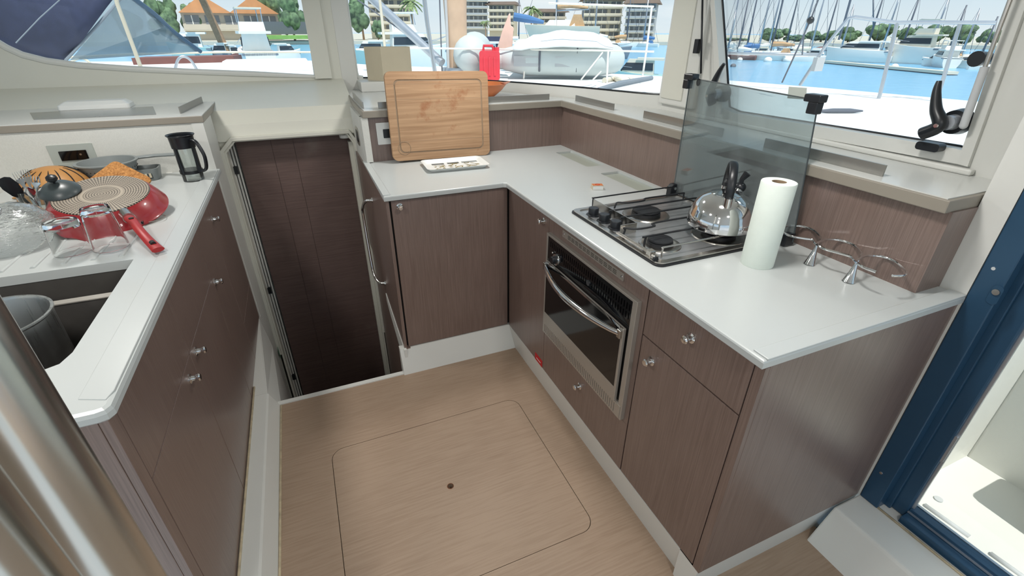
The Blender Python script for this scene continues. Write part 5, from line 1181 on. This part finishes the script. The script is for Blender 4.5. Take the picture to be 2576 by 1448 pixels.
for i, (px, py, w, h, lb) in enumerate(((1845, 118, 60, 22, 'low bush tree at the left end of the far shore'), (1942, 112, 66, 44, 'dark dense tree clump left of centre on the far shore'), (2000, 112, 56, 24, 'low tree between the left clump and the rope block'), (2062, 112, 76, 34, 'broad tree behind the sleek yacht bow'), (2130, 112, 60, 42, 'tree behind the slanting rail tube'), (2200, 112, 84, 52, 'tall tree behind the two big yachts'),
        (2275, 112, 70, 46, 'tree behind the flybridge canopy'), (2345, 114, 84, 50, 'dark tree right of the flybridge yacht'), (2418, 116, 90, 54, 'large dark tree near the right edge of the side window'), (2480, 120, 70, 50, 'last tree at the right edge of the far shore'))):
    tree(px, py, 165, w, h, lb, seed=20 + i)
for i, (px, py, r, w, h, lb) in enumerate(((420, 66, 160, 90, 72, 'tall pale green tree behind the teal bow'), (500, 66, 160, 80, 58, 'tree left of the orange-roofed house'), (680, 78, 165, 95, 110, 'big dark tree right of the orange-roofed house'), (738, 78, 150, 80, 92, 'dense dark tree at the right of the left window'), (912, 72, 155, 70, 90, 'dark tree at the left end of the windscreen'), (950, 82, 150, 34, 30, 'small yellow-green bush below the dark windscreen tree'), (330, 80, 160, 70, 60, 'tree seen through the vinyl panel'))):
    tree(px, py, r, w, h, lb, seed=40 + i)
palm(1336, 96, 150, 92, 'feathery palm tree between the two apartment blocks', 3)
palm(1222, 90, 148, 46, 'short yellow-green palm in front of the left apartment block', 5)
palm(568, 94, 60, 330, 'leaning palm with a tan trunk in front of the house', 7, lean=-.2)
palm(1040, 88, 145, 105, 'tall palm behind the cream building', 9)

# buildings
def block(px, py, r, wpx, hpx, floors, bays, wall, lbl, roof='roof_brown', gable=False, depth=7, head=0, nm='apartment_block'):
    O, U, d, mx_, my_ = frame(px, py, r); W = wpx * mx_; H = hpx * my_; th = thing(nm, lbl, 'building', O); P = lambda k: place(k, O, U, d, head)
    P(MB().box(-W / 2, W / 2, 0, depth, -.95 - O.z, H)).build('wall', wall, th); fh = H / floors
    for f in range(floors):
        for b in range(bays):
            x0 = -W / 2 + W * (b + .14) / bays; x1 = -W / 2 + W * (b + .86) / bays
            q = P(MB().box(x0, x1, -.12, .1, f * fh + fh * .22, f * fh + fh * .82)).build('window', 'balcony_shade', th)
            P(MB().box((x0 + x1) / 2 - .12, (x0 + x1) / 2 + .12, -.2, 0, f * fh + fh * .22, f * fh + fh * .82)).build('mullion', 'boat_white', q)
        P(MB().box(-W / 2 - .2, W / 2 + .2, -1.5, .0, f * fh - .12, f * fh + .12)).build('balcony_slab', 'boat_cream', th)
        P(MB().box(-W / 2, W / 2, -1.55, -1.45, f * fh + .1, f * fh + fh * .32)).build('balcony_front', wall, th)
    if gable:
        n_ = gable
        for g in range(n_):
            x0 = -W / 2 + W * g / n_; x1 = x0 + W / n_; h2 = H + W / n_ * .33
            P(MB().plate([(x0 - .3, H - .2), (x1 + .3, H - .2), ((x0 + x1) / 2, h2)], (), -1.2, depth, XZ)).build('roof', roof, th)
    else: P(wedge(-W / 2 - 1, W / 2 + 1, depth * .5 + 1.5, depth * .5 + 1.5, H, H * 1.14, W * .1, W * .1, .5).xf(Matrix.Translation((0, depth * .45, 0)))).build('roof', roof, th)
    return th
block(590, 76, 158, 240, 44, 1, 5, 'wall_b', 'low brown house with two orange gable roofs seen through the left window', 'roof_orange', gable=2, nm='house', depth=20)
block(985, 80, 165, 100, 80, 4, 3, 'wall_a', 'cream building with small windows behind the boom', nm='apartment_block')
block(1192, 72, 160, 70, 84, 5, 3, 'wall_c', 'stepped grey apartment block right of the wrapped mast', head=8)
block(1262, 76, 160, 62, 62, 4, 3, 'wall_a', 'cream apartment block with a sloping roof left of the palm', head=-10)
block(1385, 92, 165, 70, 60, 4, 2, 'wall_b', 'tan apartment block behind the beige boat', head=12)
block(1510, 96, 158, 96, 92, 5, 3, 'wall_a', 'tall cream apartment block with many balconies', head=5)
block(1604, 100, 150, 72, 88, 5, 3, 'wall_c', 'grey terraced apartment block at the right of the windscreen', head=-6)
k = MB(); O, U, d, mx_, my_ = frame(736, 96, 140); k.box(-8, 8, 0, 8, -.2, .6); place(k, O, U, d, 0).top('lawn', 'grass', 'strip of bright green lawn at the right of the left window', 'lawn', kind='stuff')
k = MB(); O, U, d, mx_, my_ = frame(735, 84, 148); k.box(-9, 9, 0, .4, -.2, 2.6); place(k, O, U, d, 0).top('garden_fence', 'mast_dark', 'dark fence behind the strip of lawn', 'fence')

# boats behind the foredeck
motor(474, 108, 110, 70, 172, 'boat with a pale teal hull and high bow behind the navy canvas', hull='boat_teal', r=60, fly=False)
motor(640, 128, 92, 104, 97, 'white motor cruiser seen from astern with a canopy, in the left window', canopy='boat_cream', top='boat_white', r=46, hull='boat_white', beam=.95)
for px, py, w, hd, hl, lb in ((548, 112, 60, 160, 'boat_grey', 'small grey workboat left of the motor cruiser seen from astern'), (720, 116, 70, 20, 'boat_white', 'low white boat right of the motor cruiser in the left window'), (588, 120, 40, 30, 'boat_maroon', 'low dark boat close to the palm trunk foot')):
    motor(px, py, w, 34, hd, lb, hull=hl, fly=False, r=60, nm='small_boat')
motor(1042, 116, 180, 82, 12, 'large white motor yacht with a tall wheelhouse behind the boom', fly=True, r=48, top='boat_white')
motor(1210, 122, 130, 64, 170, 'pale blue-white cruiser with a dark canopy right of the wrapped mast', hull='boat_white', fly=False, canopy='navy_cloth', r=40)
motor(930, 118, 110, 52, 165, 'small boat with a teal hull at the left end of the windscreen', hull='boat_teal', fly=False, r=52)
motor(1086, 150, 190, 44, 172, 'low boat with a pale deck just beyond the foredeck, under the boom', hull='boat_grey', top='boat_white', fly=False, r=22)
sail(1412, 92, 140, 176, 'beige sailing hull standing high ashore behind the dinghy', hull='boat_cream', cover='boat_tan', r=110, mh=1.2, z=0)
motor(1600, 160, 150, 62, 176, 'pale teal motorboat at the right side of the windscreen', hull='boat_teal', fly=False, r=30, top='boat_cream')
motor(1530, 122, 120, 40, 8, 'low grey boat behind the dinghy bow', hull='boat_grey', fly=False, r=70)
for i, (px, w, lb) in enumerate(((1455, 60, 'sailing boat moored in front of the tall cream apartment block'), (1500, 60, 'sailing boat with a slim mast right of the cream block entrance'), (1568, 56, 'sailing boat in front of the grey terraced block'), (1622, 50, 'sailing boat at the right edge of the windscreen'), (1300, 46, 'sailing boat beneath the palm tree'))):
    sail(px, 118, w, (10, 165)[i % 2], lb, cover=('boat_blue', 'boat_white', 'boat_tan')[i % 3], mast=('mast_dark', 'alu')[i % 2], mh=1.5)
# foredeck gear
rail('guard_rail', 'thin white guard wire and stanchions around the foredeck outside the windscreen', 'rail', [[(896, 124, 6.6), (1060, 121, 6.4), (1320, 125, 6.2)], [(1320, 125, 6.2), (1500, 127, 6.0), (1645, 130, 5.8)], [(1380, 8, 6.0), (1500, 12, 6.0), (1645, 17, 6.0)]],
     [[(1325, 125, 6.2), (1320, 165, 6.2), (1317, 206, 6.2)], [(1530, 128, 5.9), (1528, 170, 5.9), (1526, 212, 5.9)], [(1640, 14, 5.9), (1627, 120, 5.9), (1612, 222, 5.9)]], r=.010, mat='boat_white')
rail('flag_pole', 'thick bright steel pole standing in front of the wrapped mast', 'pole', [[(1063, -40, 5.6), (1075, 60, 5.6), (1094, 182, 5.6)]], r=.022)
rail('cream_post', 'thin cream post left of the steel pole', 'post', [[(952, -30, 6.4), (960, 40, 6.4), (968, 118, 6.4)]], r=.016, mat='boat_cream', )
bm_ = thing('spinnaker_pole', 'long grey spar sloping down from upper left to the mast foot', 'spar', T(1108, 160, 6.4))
MB().cyl(T(896, -40, 7.4), T(1112, 158, 6.4), .055, .05, 14).build('spar', 'alu', bm_); MB().tube([T(900, 0, 7.2), T(1000, 70, 6.9), T(1100, 150, 6.4)], .008, 6).build('line', 'mast_dark', bm_)
ms = thing('wrapped_mast', 'thick beige cloth-wrapped mast rising from the foredeck', 'mast', T(1150, 176, 6.6))
MB().tube([T(1152, 176, 6.6), T(1150, 120, 6.6), T(1146, 40, 6.6), T(1142, -60, 6.6)], [.115, .125, .135, .15], 20).build('wrapping', 'mast_beige', ms)
MB().tube([T(1128, 178, 6.5), T(1124, 60, 6.5), T(1118, -60, 6.5)], .018, 8).build('halyard', 'pale_grey', ms); MB().tube([T(1112, 180, 6.5), T(1108, 60, 6.5), T(1104, -60, 6.5)], .008, 8).build('halyard', 'mast_dark', ms)
MB().lathe(T(1152, 180, 6.6), [(.0, 0), (.20, 0), (.19, .05), (0, .06)], 20).build('mast_foot', 'alu', ms)
# dinghy on the foredeck
DO, DU, Dd, dmx, dmy = frame(1402, 200, 6.3); DO = Vector((DO.x, DO.y, DZ))
dg = thing('inflatable_dinghy', 'large grey-white inflatable dinghy under a white cover on the foredeck', 'dinghy', DO)
Rt = 40 * dmy; half = 150 * dmx
cen = DO + V(0, 0, Rt + .03)
def tubepts(y, sgn): return [cen + DU * (-half + .02) + Dd * y, cen + DU * (-half + .35) + Dd * y, cen + DU * 0 + Dd * y, cen + DU * (half * .55) + Dd * y, cen + DU * (half * .9) + Dd * (y + sgn * .25)]
radii = [Rt * .55, Rt, Rt * 1.0, Rt, Rt * .92]
def fattube(pts, rad): C_ = catmull(pts, 6); n = len(C_); return MB().tube(C_, [rad[min(len(rad) - 1, int(i / (n - 1) * (len(rad) - 1)))] * (1 - (i / (n - 1) * (len(rad) - 1)) % 1) + rad[min(len(rad) - 1, int(i / (n - 1) * (len(rad) - 1)) + 1)] * ((i / (n - 1) * (len(rad) - 1)) % 1) for i in range(n)], 22)
q = fattube(tubepts(0, 1), radii); q.ball(cen + DU * (-half + .04), Rt * .62); q.ball(cen + DU * (half * .9) + Dd * .25, Rt * .93); q.build('side_tube', 'tube_grey', dg)
q = fattube(tubepts(1.15, -1), radii); q.ball(cen + DU * (-half + .04) + Dd * 1.15, Rt * .62); q.ball(cen + DU * (half * .9) + Dd * .90, Rt * .93); q.build('side_tube', 'tube_grey', dg)
k = MB(); rs = []
for i in range(13):
    t = i / 12; x = -half * .72 + t * half * 1.58; hgt = Rt * (1.18 if t < .1 else 1.30 + .45 * math.sin(math.pi * (t ** 1.25)) + .05 * math.sin(t * 17)) ; row = []
    for j in range(9):
        s_ = j / 8; y = -.30 * (1 if t < .9 else .6) + s_ * 1.75; row.append(cen + DU * x + Dd * y + V(0, 0, Rt * .45 + (hgt - Rt * .45) * math.sin(math.pi * min(1, max(0, s_ * .92 + .04))) ** .5))
    rs.append(row)
k.rings(rs, closed_ring=False, cap=False); q = k.build('cover', 'tube_cover', dg); q.modifiers.new('thick', 'SOLIDIFY').thickness = .02
for px in (.30, -.30):
    A = [cen + DU * (half * px) + (Dd * math.cos(a) * -1 + V(0, 0, 1) * math.sin(a)) * (Rt * 1.02) for a in [i * .28 - .7 for i in range(9)]]; MB().tube(A, .012, 6).build('strap', 'mast_dark', dg)
for x0 in (-.72, -.05):
    P_ = [cen + DU * (half * x0 + i * half * .11) + (Dd * -math.cos(.25) + V(0, 0, math.sin(.25))) * (Rt * 1.015) for i in range(5)]
    MB().quadbox(P_[0], P_[-1], P_[-1] + V(0, 0, -.11), P_[0] + V(0, 0, -.11), .008).build('patch', 'pale_grey', dg)
# stern tube end seen to the left, with jerrycan and engine fin
O2, U2, d2_, m2x, m2y = frame(1196, 182, 6.5); O2 = Vector((O2.x, O2.y, DZ))
k = MB().cyl(O2 + V(0, 0, .25) - U2 * .05, O2 + V(0, 0, .25) + d2_ * 1.1, .22, .25, 24); k.ball(O2 + V(0, 0, .25) - U2 * .05, .22); k.top('fender', 'tube_grey', 'big rounded pale fender left of the red jerrycan on the foredeck', 'fender')
O3, U3, d3, m3x, m3y = frame(1232, 178, 6.15); O3 = Vector((O3.x, O3.y, DZ)); jc = thing('jerrycan', 'bright red plastic jerrycan standing on the foredeck left of the dinghy', 'jerrycan', O3)
w = 25 * m3x; hh_ = 72 * m3y
k = MB(); k.plate(rrect(-w, w, 0, hh_, .03), (), -.10, .10, XZ); place(k, O3, U3, d3, 0).build('body', 'red_can', jc, .015)
k = MB(); k.tube([(-w * .6, 0, hh_ - .005), (-w * .55, 0, hh_ + .05), (w * .3, 0, hh_ + .05), (w * .4, 0, hh_ - .005)], .016, 8); place(k, O3, U3, d3, 0).build('handle', 'red_can', jc)
k = MB(); k.cyl((w * .72, 0, hh_ - .01), (w * .72, 0, hh_ + .035), .03, n=16); place(k, O3, U3, d3, 0).build('cap', 'red_can', jc)
for x in (-.5, .0, .5):
    k = MB().box(w * x - .012, w * x + .012, -.108, -.098, .05, hh_ - .06); place(k, O3, U3, d3, 0).build('rib', 'red_can', jc)
O4, U4, d4, m4x, m4y = frame(1272, 128, 6.5)
k = MB(); k.plate([(-24 * m4x, 0), (16 * m4x, 0), (20 * m4x, 58 * m4y), (13 * m4x, 62 * m4y), (12 * m4x, 92 * m4y), (8 * m4x, 90 * m4y), (-8 * m4x, 50 * m4y)], (), 0, .12, XZ); place(k, O4, U4, d4, 0).xf(Matrix.Translation((0, 0, -.0)))
k.top('cloth_sail', 'flag_pink', 'pale pink triangular cloth rising behind the red jerrycan', 'cloth', bevel=.01)
MB().tube([T(1292, 42, 6.9), T(1330, 48, 6.9), T(1368, 56, 6.9)], [.05, .045, .02], 10).top('rolled_sail', 'boat_blue', 'short blue rolled sail on a spar right of the pink cloth', 'rolled sail')
for (a, b, lb) in (((1462, 200), (1516, 132), 'longer white diagonal stay in front of the dinghy bow'), ((1492, 200), (1512, 180), 'shorter white diagonal stay below the longer one')):
    MB().tube([T(*a, 5.3), T(*b, 5.5)], .008, 6).top('stay_rod', 'boat_white', lb, 'stay')
k = MB(); a = T(1505, 226, 4.6); b = T(1640, 196, 5.0); k.tube([a, a.lerp(b, .4) + V(0, 0, .01), b], [.02, .028, .02], 10); k.top('coachroof_trim', 'boat_grey', 'grey padded trim on the coachroof at lower right of the windscreen', 'trim')
MB().tube(catmull([atz(1520, 202, DZ + .025), atz(1545, 198, DZ + .025), atz(1565, 203, DZ + .025), atz(1588, 200, DZ + .025)], 5), .028, 10).top('rope_coil', 'boat_cream', 'small heap of cream rope on the foredeck right of the dinghy', 'rope')
# mast and shrouds near the side window
for (pts, mt, r_, lb) in (([(2145, -20), (2127, 45), (2110, 100)], 'mast_dark', .05, 'dark thick mast above the sleek yacht'), ([(2197, -20), (2197, 70)], 'mast_dark', .03, 'dark straight pole above the sleek yacht cabin')):
    MB().tube([T(a, b, 30) for a, b in pts], r_, 8).top('mast', mt, lb, 'mast')
